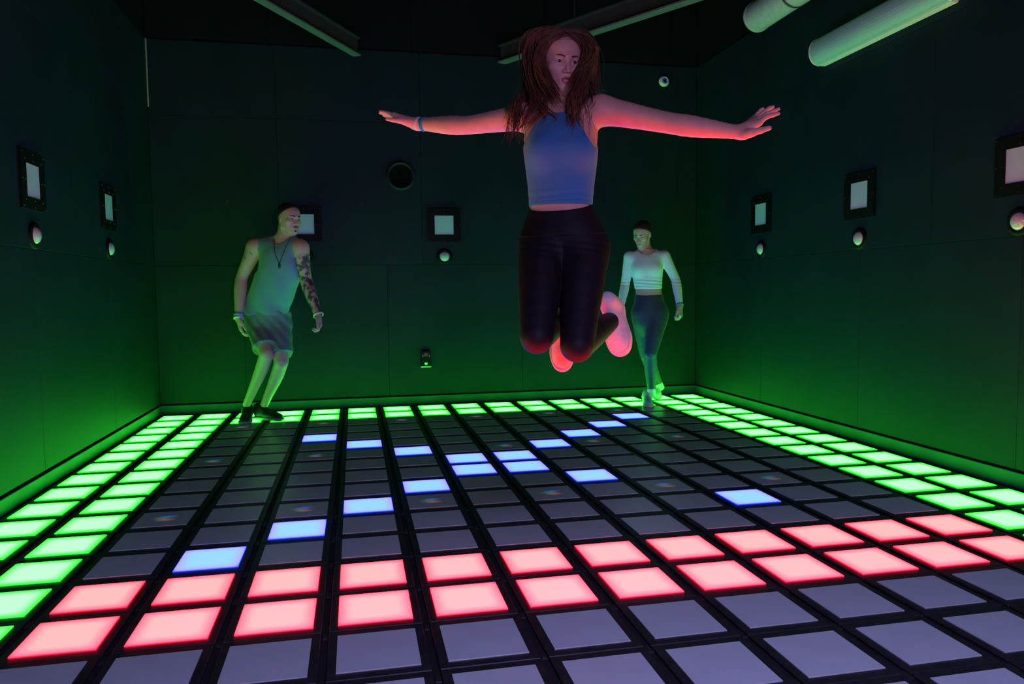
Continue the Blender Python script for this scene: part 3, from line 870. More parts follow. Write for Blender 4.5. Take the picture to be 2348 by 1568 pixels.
# joint positions of the figures (metres, room coordinates)
W1={'sh': [[2.1107, 0.1352, 1.6628], [2.3583, -0.0187, 1.6622]], 'el': [[1.8999, 0.2911, 1.6565], [2.5882, -0.1429, 1.5931]], 'wr': [[1.7284, 0.4416, 1.6899], [2.7781, -0.2676, 1.5431]], 'neck': [2.234, 0.08, 1.6805], 'eyes': [2.2373, 0.0135, 1.8386], 'chin': [2.2246, 0.0148, 1.7448], 'hip': [[2.1451, 0.032, 1.1613], [2.2956, -0.0096, 1.159]], 'kn': [[2.064, -0.208, 0.8497], [2.1969, -0.2377, 0.8186]], 'an': [[2.238, 0.1467, 0.8767], [2.425, 0.0878, 0.8822]], 'toe': [[2.2592, 0.1703, 0.6888], [2.487, 0.1066, 0.7482]], 'heel': [[2.2734, 0.2348, 0.9252], [2.4822, 0.1939, 0.9614]], 'torso': [[1.0349, 2.2242, 0.0274, 0.0594, 0.045], [1.0706, 2.2267, 0.0293, 0.1392, 0.09], [1.1128, 2.2277, 0.032, 0.1571, 0.112], [1.1697, 2.2291, 0.0357, 0.1604, 0.112], [1.2258, 2.223, 0.0305, 0.1484, 0.1], [1.2744, 2.2195, 0.0346, 0.129, 0.09], [1.3133, 2.2188, 0.0374, 0.1144, 0.083], [1.3392, 2.2195, 0.0391, 0.116, 0.083], [1.4039, 2.2218, 0.0431, 0.1217, 0.088], [1.4686, 2.2234, 0.0472, 0.1298, 0.097], [1.5334, 2.2234, 0.0516, 0.1363, 0.1], [1.59, 2.2264, 0.0549, 0.1379, 0.095], [1.6327, 2.2317, 0.067, 0.1335, 0.08], [1.6631, 2.2346, 0.0736, 0.1182, 0.065], [1.6871, 2.235, 0.0803, 0.0678, 0.05]], 'fing': {'pinky': [[2.847, -0.232, 1.5992], [2.8613, -0.2388, 1.6178], [2.8694, -0.2449, 1.6287], [2.8736, -0.2506, 1.6327]], 'ring': [[2.8455, -0.2525, 1.5947], [2.869, -0.2661, 1.6163], [2.8844, -0.2736, 1.6285], [2.8951, -0.2807, 1.6324]], 'middle': [[2.8396, -0.2775, 1.586], [2.8642, -0.2916, 1.6029], [2.8837, -0.3002, 1.612], [2.8995, -0.3081, 1.6188]], 'index': [[2.8332, -0.2976, 1.571], [2.849, -0.3151, 1.5883], [2.8683, -0.3238, 1.5935], [2.8852, -0.3322, 1.5974]], 'thumb': [[2.7813, -0.2948, 1.5303], [2.7945, -0.3178, 1.5334], [2.8183, -0.3326, 1.5383], [2.8447, -0.3428, 1.545]]}, 'hem': [2.1914, -0.0589, 1.3179], 'waist': [2.2012, -0.0524, 1.2939], 'seam': [2.1935, -0.0777, 1.2001], 'neckl': [2.2104, 0.0012, 1.6536], 'arm': [[[2.1712, 0.0203, 1.6644], [2.0825, 0.0519, 1.5581]], [[2.2527, -0.0175, 1.6586], [2.3374, -0.0452, 1.5108]]], 'lhand': [[1.7167, 0.4494, 1.6929], [1.5765, 0.5286, 1.7514]], 'breast': [[2.1426, -0.0098, 1.5121], [2.2573, -0.0543, 1.5102]], 'hair': [[[2.239, 0.0671, 1.9539], [2.195, 0.077, 1.9641], [2.1457, 0.1073, 1.9586], [2.1229, 0.1189, 1.9101], [2.1238, 0.104, 1.8451], [2.1396, 0.0754, 1.7744], [2.1498, 0.0382, 1.7101], [2.1144, -0.0105, 1.6397]], [[2.233, 0.0577, 1.9474], [2.1828, 0.0568, 1.9317], [2.1446, 0.051, 1.8809], [2.1377, 0.0385, 1.8269], [2.1527, 0.0214, 1.773], [2.18, 0.002, 1.7226], [2.1987, -0.047, 1.662]], [[2.2286, 0.0479, 1.9408], [2.1848, 0.0398, 1.9139], [2.1543, 0.0377, 1.8665], [2.1524, 0.025, 1.8238], [2.1688, 0.0078, 1.7732], [2.1973, -0.0064, 1.7273], [2.208, -0.0374, 1.68]], [[2.2559, 0.1268, 1.9792], [2.1965, 0.1607, 1.995], [2.1467, 0.1897, 1.9691], [2.1336, 0.1878, 1.9024], [2.1414, 0.1805, 1.8188], [2.114, 0.1393, 1.7336], [2.0562, 0.0631, 1.6417], [2.0421, 0.0616, 1.5778]], [[2.2422, 0.1086, 1.9708], [2.1645, 0.1355, 1.9784], [2.1302, 0.1496, 1.9312], [2.1251, 0.1455, 1.8571], [2.133, 0.0965, 1.7638], [2.1353, 0.0401, 1.6943], [2.0957, -0.0073, 1.6305], [2.0579, -0.002, 1.5933]], [[2.189, 0.1345, 1.8893], [2.1494, 0.1151, 1.7854], [2.136, 0.0295, 1.6918], [2.158, -0.0298, 1.6399], [2.1336, -0.0364, 1.6192]], [[2.2454, 0.0658, 1.9539], [2.2837, 0.0477, 1.9548], [2.3226, 0.0381, 1.9335], [2.3388, 0.0213, 1.8867], [2.3206, 0.0014, 1.8408], [2.2814, -0.0233, 1.81], [2.2561, -0.0306, 1.776], [2.2276, -0.049, 1.7192], [2.2161, -0.0489, 1.6867]], [[2.2425, 0.0557, 1.9473], [2.2835, 0.0362, 1.937], [2.3095, 0.0181, 1.9014], [2.2977, -0.0031, 1.8538], [2.2723, -0.0155, 1.821], [2.2503, -0.0285, 1.7886]], [[2.2599, 0.1049, 1.9706], [2.3255, 0.1017, 1.9733], [2.3647, 0.0906, 1.9302], [2.3584, 0.0771, 1.8648], [2.322, 0.0385, 1.7885], [2.2895, -0.0113, 1.7113], [2.2469, -0.0587, 1.6366], [2.2291, -0.0688, 1.5848]], [[2.2542, 0.0849, 1.9606], [2.3083, 0.0735, 1.9584], [2.3423, 0.0635, 1.9157], [2.325, 0.0313, 1.8418], [2.2863, -0.0065, 1.7715], [2.2514, -0.0342, 1.7086], [2.2213, -0.0525, 1.6493]], [[2.3344, 0.1042, 1.8877], [2.3487, 0.0851, 1.8023], [2.3525, 0.0288, 1.7397], [2.3838, 0.0114, 1.7303]], [[2.3199, 0.0852, 1.8652], [2.3169, 0.0384, 1.7724], [2.3045, -0.0264, 1.6848], [2.271, -0.0542, 1.6262]], [[2.2833, 0.1628, 1.991], [2.3624, 0.1759, 1.9733], [2.3869, 0.1652, 1.892], [2.37, 0.1305, 1.7828], [2.375, 0.0826, 1.6977]], [[2.2779, 0.2054, 1.998], [2.2777, 0.239, 1.8914], [2.2524, 0.1828, 1.7416]], [[2.2418, 0.2018, 1.9865], [2.1898, 0.24, 1.9376], [2.1737, 0.2143, 1.8128], [2.1451, 0.1716, 1.7018]], [[2.3081, 0.188, 1.9858], [2.3655, 0.2034, 1.9356], [2.3647, 0.1745, 1.8107], [2.3585, 0.1283, 1.7161]]]}
M1={'sh': [[0.7107, 3.5174, 1.3652], [1.0588, 3.3724, 1.3504]], 'el': [[0.5936, 3.5557, 1.1223], [1.0999, 3.3765, 1.0883]], 'wr': [[0.5767, 3.467, 0.8242], [1.1839, 3.2606, 0.8466]], 'arm': [[[0.7451, 3.495, 1.4415], [0.729, 3.4813, 1.1944]], [[1.0771, 3.4251, 1.4276], [1.0686, 3.4124, 1.2177]]], 'neck': [0.9374, 3.4538, 1.4224], 'eyes': [1.0286, 3.3429, 1.5742], 'chin': [1.0128, 3.3386, 1.4645], 'hip': [[0.6978, 3.6655, 0.8016], [0.8598, 3.5909, 0.8012]], 'kn': [[0.7863, 3.3631, 0.5415], [0.8927, 3.3772, 0.4729]], 'an': [[0.6031, 3.5572, 0.1314], [0.729, 3.5809, 0.1122]], 'toe': [[0.6049, 3.3653, 0.0], [0.8797, 3.472, 0.0]], 'heel': [[0.6, 3.64, 0], [0.655, 3.63, 0]], 'torso': [[0.6622, 0.787, 3.6067, 0.1537, 0.11], [0.7399, 0.7809, 3.5928, 0.1706, 0.125], [0.845, 0.7767, 3.5702, 0.1732, 0.12], [0.9143, 0.7857, 3.5527, 0.1743, 0.118], [1.0172, 0.8252, 3.5208, 0.1803, 0.12], [1.119, 0.8728, 3.4872, 0.1777, 0.12], [1.2202, 0.9073, 3.4666, 0.1737, 0.125], [1.3216, 0.9157, 3.4616, 0.1615, 0.115], [1.3887, 0.9216, 3.4547, 0.1443, 0.08], [1.4292, 0.9376, 3.4542, 0.0815, 0.055]]}
W2={'sh': [[3.795, 3.5058, 1.2845], [4.0702, 3.4079, 1.287]], 'el': [[3.759, 3.5273, 1.0411], [4.1599, 3.3651, 1.0843]], 'wr': [[3.6972, 3.4564, 0.8657], [4.1494, 3.2599, 0.8623]], 'neck': [3.9323, 3.46, 1.3307], 'eyes': [3.8433, 3.4051, 1.4532], 'chin': [3.8556, 3.3964, 1.3643], 'hip': [[3.8864, 3.4537, 0.8027], [4.0033, 3.3885, 0.8025]], 'kn': [[3.9597, 3.5465, 0.4382], [3.8945, 3.2857, 0.4682]], 'an': [[4.1872, 3.7846, 0.1231], [3.9813, 3.4683, 0.1112]], 'toe': [[4.1408, 3.7239, 0.0], [3.8977, 3.3116, 0.0]], 'heel': [[4.19, 3.9, 0.1], [3.965, 3.545, 0]], 'torso': [[0.6228, 3.9443, 3.4088, 0.0638, 0.05], [0.7015, 3.9463, 3.4138, 0.1276, 0.095], [0.7876, 3.9484, 3.4193, 0.1426, 0.105], [0.87, 3.943, 3.4261, 0.1313, 0.1], [0.9599, 3.9398, 3.433, 0.1145, 0.085], [1.0124, 3.9374, 3.4371, 0.1107, 0.085], [1.1098, 3.9324, 3.4448, 0.122, 0.095], [1.1922, 3.9289, 3.4512, 0.1351, 0.1], [1.2634, 3.9288, 3.4561, 0.1445, 0.085], [1.3083, 3.9281, 3.4594, 0.1276, 0.06], [1.3383, 3.9307, 3.4609, 0.0657, 0.045]]}
# ------------------------------------------------------------------ the three players
def skin_mat(name, col, ink=False):
    m = mat(name, col, .5, .06, 25, .08, 350, spec=.4)
    b = m.node_tree.nodes['Principled BSDF']
    if ink and 'inked' not in m:
        m['inked'] = 1
        nt = m.node_tree; N = nt.nodes; L = nt.links
        at = N.new('ShaderNodeAttribute'); at.attribute_name = 'ink'
        tc = N.new('ShaderNodeTexCoord'); vz = N.new('ShaderNodeTexNoise'); vz.inputs['Scale'].default_value = 26; vz.inputs['Detail'].default_value = 3
        L.new(tc.outputs['Object'], vz.inputs['Vector'])
        rp = N.new('ShaderNodeValToRGB'); rp.color_ramp.elements[0].position = .42; rp.color_ramp.elements[1].position = .56
        L.new(vz.outputs['Fac'], rp.inputs['Fac'])
        mu = N.new('ShaderNodeMath'); mu.operation = 'MULTIPLY'; L.new(at.outputs['Fac'], mu.inputs[0]); L.new(rp.outputs['Color'], mu.inputs[1])
        mx = N.new('ShaderNodeMix'); mx.data_type = 'RGBA'; L.new(mu.outputs[0], mx.inputs[0])
        src = b.inputs['Base Color'].links[0].from_socket
        L.new(src, mx.inputs[6]); mx.inputs[7].default_value = (.05, .045, .05, 1)
        L.new(mx.outputs[2], b.inputs['Base Color'])
    return m

def lerp(a, b, t): return V(a) * (1 - t) + V(b) * t
def torso_frame(J):
    X = V(J['sh'][1]) - V(J['sh'][0]); X[2] = 0; X = unit(X)
    return X, V(X[1], -X[0], 0)
def smooth_chain(S, pts, rad, n):
    q = catmull([[*p, r] for p, r in zip(pts, rad)], n)
    S.chain(list(q[:, :3]), list(q[:, 3]), .002)
def arm_chain(S, sh, el, wr, r, k=.012):
    S.chain([sh, lerp(sh, el, .45)], r[:2], .002)
    smooth_chain(S, [sh, lerp(sh, el, .45), lerp(sh, el, .93), lerp(el, wr, .26), lerp(el, wr, .68), wr], r, 14)
def leg_chain(S, hip, kn, an, r, back=None, k=.014):
    bk = V(0, 0, 0) if back is None else V(back)
    smooth_chain(S, [hip, lerp(hip, kn, .35), lerp(hip, kn, .72), kn], r[:4], 8)
    smooth_chain(S, [kn, lerp(kn, an, .32) + bk, lerp(kn, an, .72) + bk * .3, an], r[4:8], 8)

# ---- the jumping woman
J = W1
root_loc = V(2.236, .05, .70)
P1 = empty('person', root_loc)
tag(P1, 'woman in blue halter top and black leggings leaping with arms spread wide', 'person')
X, FW = torso_frame(J)
CAMD = unit(V(1.459 - 2.236, -2.70 - .02, 0)); RGT = V(-CAMD[1], CAMD[0], 0)
T = Sdf(); T.loft(J['torso'], X, FW, 0, pw=2.15)
for i, c in enumerate(J['breast']):
    T.ell(V(c) - FW * .012, (.052, .045, .05), np.stack([X, FW, V(0, 0, 1)]), .05)
hipc = (V(J['hip'][0]) + V(J['hip'][1])) / 2
for m in (-1, 1): T.ell(hipc - FW * .065 + X * m * .062 + V(0, 0, .0), (.075, .07, .085), np.stack([X, FW, V(0, 0, 1)]), .04)
nk = V(J['neck'])
for i in (0, 1):
    s = V(J['sh'][i])
    T.cone(nk - V(0, 0, .004) - FW * .02, s + V(0, 0, .002) - FW * .012, .040, .042, .035)
    T.cone(nk - V(0, 0, .02) + FW * .035, s - V(0, 0, .01) + FW * .01, .012, .022, .03)
AR = Sdf()
arm_chain(AR, J['sh'][0], J['el'][0], J['wr'][0], [.049, .0415, .0355, .037, .0295, .0232])
arm_chain(AR, J['sh'][1], J['el'][1], J['wr'][1], [.052, .043, .037, .0375, .0285, .0218])
LG = Sdf()
for i in (0, 1): leg_chain(LG, J['hip'][i], J['kn'][i], J['an'][i], [.086, .079, .0645, .055, .052, .053, .042, .034], (0, .0, .006))
HD = Head(J['eyes'], CAMD * math.cos(.36) + RGT * math.sin(.36) + V(0, 0, -.22), .95, V(0, 0, 1) + RGT * .02)
BODY = Sdf(); BODY.group(T); BODY.group(AR, 0, .035); BODY.group(LG, 0, .03)
NKS = Sdf(); NKS.cone(HD.p(0, -.022, -.055), nk + V(0, 0, -.03) - FW * .01, .047, .052, .02)
BODY.group(NKS, 0, .035)
HD.build(BODY, mouth=.0085, lid=.0047)
fg = J['fing']; wr = V(J['wr'][1]); RH = Sdf()
for nme, r in (('pinky', .0145), ('ring', .0155), ('middle', .0155), ('index', .015)): RH.cone(lerp(wr, fg[nme][0], .1), fg[nme][0], r, .0108, .02)
for nme, r in (('pinky', .0070), ('ring', .0078), ('middle', .0082), ('index', .0082)):
    p = fg[nme]; RH.cone(p[0], p[1], r * 1.12, r * 1.02, .006); RH.cone(p[1], p[2], r * 1.02, r * .93, .004); RH.cone(p[2], p[3], r * .93, r * .72, .004)
p = fg['thumb']; RH.cone(p[0], p[1], .0165, .014, .02); RH.cone(p[1], p[2], .013, .0105, .008); RH.cone(p[2], p[3], .0105, .0082, .005)
BODY.group(RH, 0, .016)
lh = J['lhand']
hand(BODY, lh[0], V(lh[1]) - V(lh[0]), (0.05, -.25, -1), (0, -1, 0), .92, .04, .02, .28)
SK1 = skin_mat('skin_fair', (.72, .385, .32))
skin_mesh('body', BODY, .0027, root_loc, SK1, P1, 1, warp=(1.71, 2.4), w=.3)
HD.eyes(P1, root_loc)
BROW1 = mat('brow_brown', (.10, .05, .035), .7)
HD.brows(BODY, P1, root_loc, BROW1, .0030)
LIP1 = mat('lip_red', (.55, .10, .11), .35, .08, 80)
HD.lips(BODY, P1, root_loc, LIP1, .0062)
# finger nails
NAIL = mat('nail', (.72, .48, .44), .25, .04, 60)
# clothes
TOP = Sdf(); G = Sdf(); G.group(T); G.group(AR, 0, .035); G.group(NKS, 0, .02); TOP.group(G, .0045)
zf = lambda q: V(q)
TOP.half(J['hem'], (0, 0, -1)); TOP.half(J['neckl'], V(0, 0, 1) + FW * .25)
for i, (a, b) in enumerate(J['arm']):
    v = V(b) - V(a); n = np.cross(v, FW); n = n if n @ (X * (1 if i else -1)) > 0 else -n
    TOP.half(a, n)
TOP.field(lambda P: .0010 * np.sin(P[:, 2] * 210 + np.sin(P[:, 0] * 30) * 1.2) * np.exp(-((P[:, 2] - J['hem'][2] - .03) / .03) ** 2), 'w')
BLUEC = mat('blue_knit', (.045, .21, .50), .75, .08, 300, .2, 900, sheen=.2)
top = skin_mesh('halter_top', TOP, .003, root_loc, BLUEC, P1)
HB = Sdf(); HB.group(G, .0058); hz = V(J['hem'])
HB.half(hz, (0, 0, -1)); HB.half(hz + V(0, 0, .016), (0, 0, 1))
skin_mesh('hem_band', HB, .003, root_loc, BLUEC, top, bounds=(hz - V(.2, .16, .01), hz + V(.2, .28, .03)))
LEG = Sdf(); G2 = Sdf(); G2.group(T); G2.group(LG, 0, .03); LEG.group(G2, .003)
LEG.half(J['waist'], V(0, 0, 1) + FW * .3)
LEG.field(lambda P: .0006 * np.sin(P[:, 2] * 260 + P[:, 0] * 40) * np.exp(-((P[:, 2] - J['hip'][0][2]) / .03) ** 2), 'w')
BLK = mat('black_lycra', (.008, .007, .010), .6, .1, 200, .15, 900, spec=.25)
legg = skin_mesh('leggings', LEG, .003, root_loc, BLK, P1)
WBD = Sdf(); WBD.group(G2, .0048); WBD.half(V(J['waist']) - V(0, 0, .0), V(0, 0, 1) + FW * .3); WBD.half(J['seam'], V(0, 0, -1) - FW * .12)
skin_mesh('waistband', WBD, .003, root_loc, BLK, legg, bounds=(V(1.95, -.25, J['seam'][2] - .06), V(2.5, .3, J['waist'][2] + .08)))
SHW = mat('white_trainer', (.75, .72, .72), .5, .05, 60, .2, 500); SOLEW = mat('white_rubber', (.7, .68, .68), .6, .05, 60)
UPF = CAMD
make_shoe(P1, root_loc, J['heel'][0], J['toe'][0], UPF + V(0, 0, .15), SHW, SOLEW, .003, None, .098, 1.25)
make_shoe(P1, root_loc, J['heel'][1], J['toe'][1], UPF - RGT * .35 + V(0, 0, .12), SHW, SOLEW, .003, None, .104, 1.3)
ax = unit(V(J['wr'][0]) - V(J['el'][0])); w0 = V(J['wr'][0])
ring_band(w0 - ax * .006 + V(0, 0, -.0), ax + V(0, 0, .12), .0245, .017, .0035, 'wristband', mat('white_band', (.75, .73, .76), .5, .03, 60), P1, root_loc)['label'] = 'white wristband'
ring_band(w0 - ax * .034, ax + V(0, 0, -.12), .0258, .016, .003, 'wristband', mat('teal_band', (.02, .32, .48), .5, .05, 60), P1, root_loc)['label'] = 'teal wristband'

# hair: a soft inner mass and many tapering locks over it
HAIR = mat('auburn_hair', (.085, .034, .02), .5, .35, 60, .1, 300, spec=.35, col2=(.17, .075, .045))
HM = Sdf()
HM.group(HD.hair_cap(.005, (.068, .080), .0))
gd = J['hair']
for i in (0, 3, 4, 8, 9, 12, 13, 14, 15):
    q = catmull(gd[i], 7) - CAMD * .012; HM.chain(list(q), [.008, .011, .014, .014, .013, .010, .004], .03)
# the hair frames this window of the face (metres from the eyes, seen from the front)
ev = V(J['eyes']); VF = unit(CAMD + V(0, 0, -.30)); VU = unit(V(0, 0, 1) - VF * VF[2]); VX = np.cross(VU, -VF); VX = VX if VX @ RGT > 0 else -VX
WU = np.array([-.104, -.078, -.060, -.038, -.014, 0, .034, .058, .070, .086])
WL = np.array([-.010, -.034, -.046, -.058, -.070, -.074, -.070, -.058, -.044, 0])
WR = np.array([.002, .012, .016, .024, .040, .050, .050, .044, .036, 0])
def window(P):
    q = P - ev; return q @ VX, q @ VU, q @ VF
def face_clear(P):
    x, u, f = window(P)
    d = np.minimum(np.minimum(x - np.interp(u, WU, WL), np.interp(u, WU, WR) - x), f + .07)
    return np.where((u > -.104) & (u < .086), d, -.02)
HM.field(face_clear, 'i', .004)
hm = skin_mesh('hair', HM, .004, root_loc, HAIR, P1, 3)
rs = np.random.RandomState(3)
hb = MB()
cnt = [60, 60, 44, 46, 54, 26, 16, 7, 50, 52, 18, 28, 34, 30, 34, 34]
jit = [.013, .011, .008, .015, .014, .014, .008, .006, .013, .012, .009, .014, .017, .03, .022, .022]
Q, RR = [], []
for gi, g in enumerate(gd):
    for k in range(cnt[gi]):
        off = rs.normal(0, 1, 3) * jit[gi]; off2 = rs.normal(0, 1, 3) * jit[gi] * .7
        n = 20
        q = catmull(g, n); t = np.linspace(0, 1, n)[:, None]
        q = q + off * (.25 + .75 * np.sin(np.clip(t * 1.6, 0, 1) * math.pi * .5)) + off2 * t ** 2
        ph = rs.uniform(0, 6.28); q = q + np.stack([np.sin(t[:, 0] * 7 + ph), np.cos(t[:, 0] * 6 + ph), np.sin(t[:, 0] * 5 + ph)], 1) * .004 * t
        q = catmull(q[:max(8, int(n * min(rs.uniform(.8, 1.05), 1)))], n); tt = np.linspace(0, 1, n)
        Q.append(q); RR.append(rs.uniform(.0022, .0050) * (np.sin(np.clip(tt * 3 + .3, 0, math.pi / 2)) * (1 - tt ** 2.2 * .93)))
# short locks laid over the scalp from the parting
for k in range(120):
    m = -1 if k % 2 else 1; b0 = rs.uniform(-.10, .066)
    top = .040 + .0835 * math.sqrt(max(0, 1 - ((b0 + .024) / .095) ** 2))
    p = [HD.p(m * .003, b0, top + .004), HD.p(m * .035, b0 - .006, top - .004), HD.p(m * .068, b0 - .018, top - .040), HD.p(m * .084, b0 - .03, top - .085), HD.p(m * .088, min(b0 - .03, .0), top - .13)]
    q = catmull(p, 20) + rs.normal(0, .002, 3); tt = np.linspace(0, 1, 20)
    Q.append(q); RR.append(rs.uniform(.0025, .005) * (np.sin(np.clip(tt * 4 + .25, 0, math.pi / 2)) * (1 - tt ** 3 * .9)))
A_ = np.concatenate(Q); R_ = np.concatenate(RR)
HEADSKIN = Sdf(); HEADSKIN.group(HD.H)
for _ in range(3):
    for S_ in (HM, HEADSKIN):
        d = S_.eval(A_); e = .003
        gr = np.stack([S_.eval(A_ + V(e, 0, 0)) - S_.eval(A_ - V(e, 0, 0)), S_.eval(A_ + V(0, e, 0)) - S_.eval(A_ - V(0, e, 0)), S_.eval(A_ + V(0, 0, e)) - S_.eval(A_ - V(0, 0, e))], 1)
        gr /= np.linalg.norm(gr, axis=1)[:, None] + 1e-9
        push = np.clip(R_ * .5 + .0005 - d, 0, .02)
        A_ = A_ + gr * push[:, None]
# part the locks in front of the face
wx, wu, wf = window(A_)
L_ = np.interp(wu, WU, WL); R2_ = np.interp(wu, WU, WR)
sweep = np.repeat(np.array([1.0] * sum(cnt[:6]) + [0.0] * sum(cnt[6:8]) + [1.0] * (len(Q) - sum(cnt[:8]))), 20)
ins = (wu > -.104) & (wu < .086) & (wf > -.07) & (wx > L_) & (wx < R2_) & (sweep > 0)
mid = (L_ + R2_) / 2
dx = np.where(ins, np.where(wx < mid, L_, R2_) - wx, 0)
A_ = A_ + dx[:, None] * VX
for i in range(len(Q)):
    q = A_[i * 20:(i + 1) * 20].copy()
    for _ in range(2): q[1:-1] = q[1:-1] * .5 + (q[:-2] + q[2:]) * .25
    hb.tube(q, RR[i], 5, .5)
# loose wisps by the arms
for k in range(70):
    side = rs.rand() < .55
    a = V(gd[3][-2] if side else gd[8][-2]) + rs.normal(0, .014, 3)
    dr = V(rs.normal(-.012 if side else .012, .02), rs.normal(-.01, .012), -rs.uniform(.035, .10))
    cu = rs.normal(0, .012, 3)
    q = np.array([a + V(0, 0, .06) * (1 - t) ** 2 + dr * t ** 1.3 + cu * math.sin(t * 3.1) * t for t in np.linspace(0, 1, 14)])
    hb.tube(q, [.0012 * (1 - i / 14.5) + .0002 for i in range(14)], 4)
hb.build('hair_locks', HAIR, hm, smooth=True, org=root_loc)['kind'] = 'stuff'

# ---- the man
J = M1
root_loc = V(.70, 3.50, 0)
P2 = empty('person', root_loc)
tag(P2, 'man in grey sleeveless shirt and shorts crouching forward beside the left corner', 'person')
X, FW = torso_frame(J)
CAMD = unit(V(1.459 - .9, -2.70 - 3.4, 0)); RGT = V(-CAMD[1], CAMD[0], 0)
TOR = [[r[0], r[1], r[2], r[3] - .012, r[4] - .008] for r in J['torso']]
T = Sdf(); T.loft(TOR, X, FW, 0, pw=2.2)
nk = V(J['neck'])
for i in (0, 1):
    s = V(J['sh'][i]); T.cone(nk - V(0, 0, .015), s + V(0, 0, .008), .06, .058, .05)
AR = Sdf()
for i in (0, 1): arm_chain(AR, J['sh'][i], J['el'][i], J['wr'][i], [.068, .055, .046, .049, .037, .029], .016)
LG = Sdf()
for i in (0, 1): leg_chain(LG, J['hip'][i], J['kn'][i], J['an'][i], [.095, .086, .068, .054, .052, .050, .036, .031], -FW * .018)
HD = Head(J['eyes'], CAMD * math.cos(.62) + RGT * math.sin(.62) + V(0, 0, -.12), 1.0, V(0, 0, 1) + RGT * .04)
BODY = Sdf(); BODY.group(T); BODY.group(AR, 0, .035); BODY.group(LG, 0, .03)
NKS = Sdf(); NKS.cone(HD.p(0, -.025, -.05), nk + V(0, 0, -.02), .058, .066, .02); BODY.group(NKS, 0, .04)
HD.build(BODY, True, lid=.0042)
fwd = unit(CAMD + RGT * .6)
hand(BODY, J['wr'][0], V(.15, -.1, -1), V(.9, .2, .1), fwd, 1.05, .55, .02, .45, .03)
hand(BODY, J['wr'][1], V(.12, -.25, -1), V(-.9, -.3, 0), fwd, 1.05, .85, .0, .35, .03)
SK2 = skin_mat('skin_tan', (.52, .30, .23), True)
a1, a2, a3 = V(J['sh'][1]), V(J['el'][1]), V(J['wr'][1]); sh0 = V(J['sh'][0])
def seg(P, a, b):
    ab = b - a; h = np.clip((P - a) @ ab / (ab @ ab), 0, 1); return np.sqrt(((P - a - h[:, None] * ab) ** 2).sum(1))
def ink(co):
    d = np.minimum(seg(co, lerp(a1, a2, .35), a2), seg(co, a2, lerp(a2, a3, .9)))
    w = np.clip((.085 - d) / .02, 0, 1)
    q = sh0 + FW * .05 - X * .03 - V(0, 0, .06)
    d2 = np.sqrt(((co - q) ** 2).sum(1))
    return np.maximum(w, np.clip(1 - np.abs(d2 - .035) / .012, 0, 1) * .8)
skin_mesh('body', BODY, .004, root_loc, SK2, P2, 1, attr={'ink': ink}, warp=(1.42, 2), w=.4)
HD.eyes(P2, root_loc)
DARK = mat('dark_hair', (.02, .014, .011), .65, .3, 80, .3, 500)
HD.brows(BODY, P2, root_loc, DARK, .0042)
HD.lips(BODY, P2, root_loc, mat('lip_tan', (.36, .14, .12), .5), .0)
HR = HD.hair_cap(.0045, (.062, .088), .03)
HR.field(lambda P: .0025 * np.sin(P[:, 0] * 260) * np.sin(P[:, 1] * 310 + 1) * np.sin(P[:, 2] * 280), 'w')
skin_mesh('hair', HR, .004, root_loc, DARK, P2)
# beard: moustache and goatee
for up in (0, 1):
    bd = MB(); pts = []
    for t in np.linspace(-1, 1, 9):
        a = t * .024; c = -.051 - .010 * t * t if up else -.083 - .004 * (1 - abs(t))
        a = a if up else a * .45
        pts.append(HD.p(a, HD.surf(BODY, a, c) + .0005, c))
    bd.tube(pts, [.0035 * HD.s * (1.15 - abs(t)) + .001 for t in np.linspace(-1, 1, 9)] if up else [.0075 * (1.2 - abs(t)) for t in np.linspace(-1, 1, 9)], 6, .5, HD.f)
    bd.build('moustache' if up else 'goatee', DARK, P2, smooth=True, org=root_loc)
# sleeveless shirt
SHIRT = Sdf(); rows = [list(r) for r in J['torso'] if r[0] > .80]
SHIRT.loft(rows, X, FW, 0, .008, 2.3)
for i in (0, 1):
    s = V(J['sh'][i]); SHIRT.cone(nk - V(0, 0, .02), s + V(0, 0, .006), .064, .066, .05)
def armhole(i):
    a, b = J['arm'][i]; v = V(b) - V(a); n = np.cross(v, FW); n = unit(n if n @ (X * (1 if i else -1)) > 0 else -n); a = V(a); zb = b[2]
    return lambda P: np.minimum((P - a) @ n, P[:, 2] - zb)
SHIRT.field(armhole(0), 'i', .03); SHIRT.field(armhole(1), 'i', .03)
SHIRT.cone(HD.p(0, -.02, -.04), nk + FW * .035 + V(0, 0, .0), .072, .070, .004, 's')
zh = .80
SHIRT.field(lambda P: .006 * np.sin((P[:, 2] * 26 + (P @ X) * 34) + 2 * np.sin(P[:, 2] * 9)) * np.clip((1.3 - P[:, 2]) / .3, 0, 1), 'w')
GREYC = mat('grey_jersey', (.12, .22, .28), .8, .1, 200, .25, 700, sheen=.2)
shirt = skin_mesh('sleeveless_shirt', SHIRT, .005, root_loc, GREYC, P2)
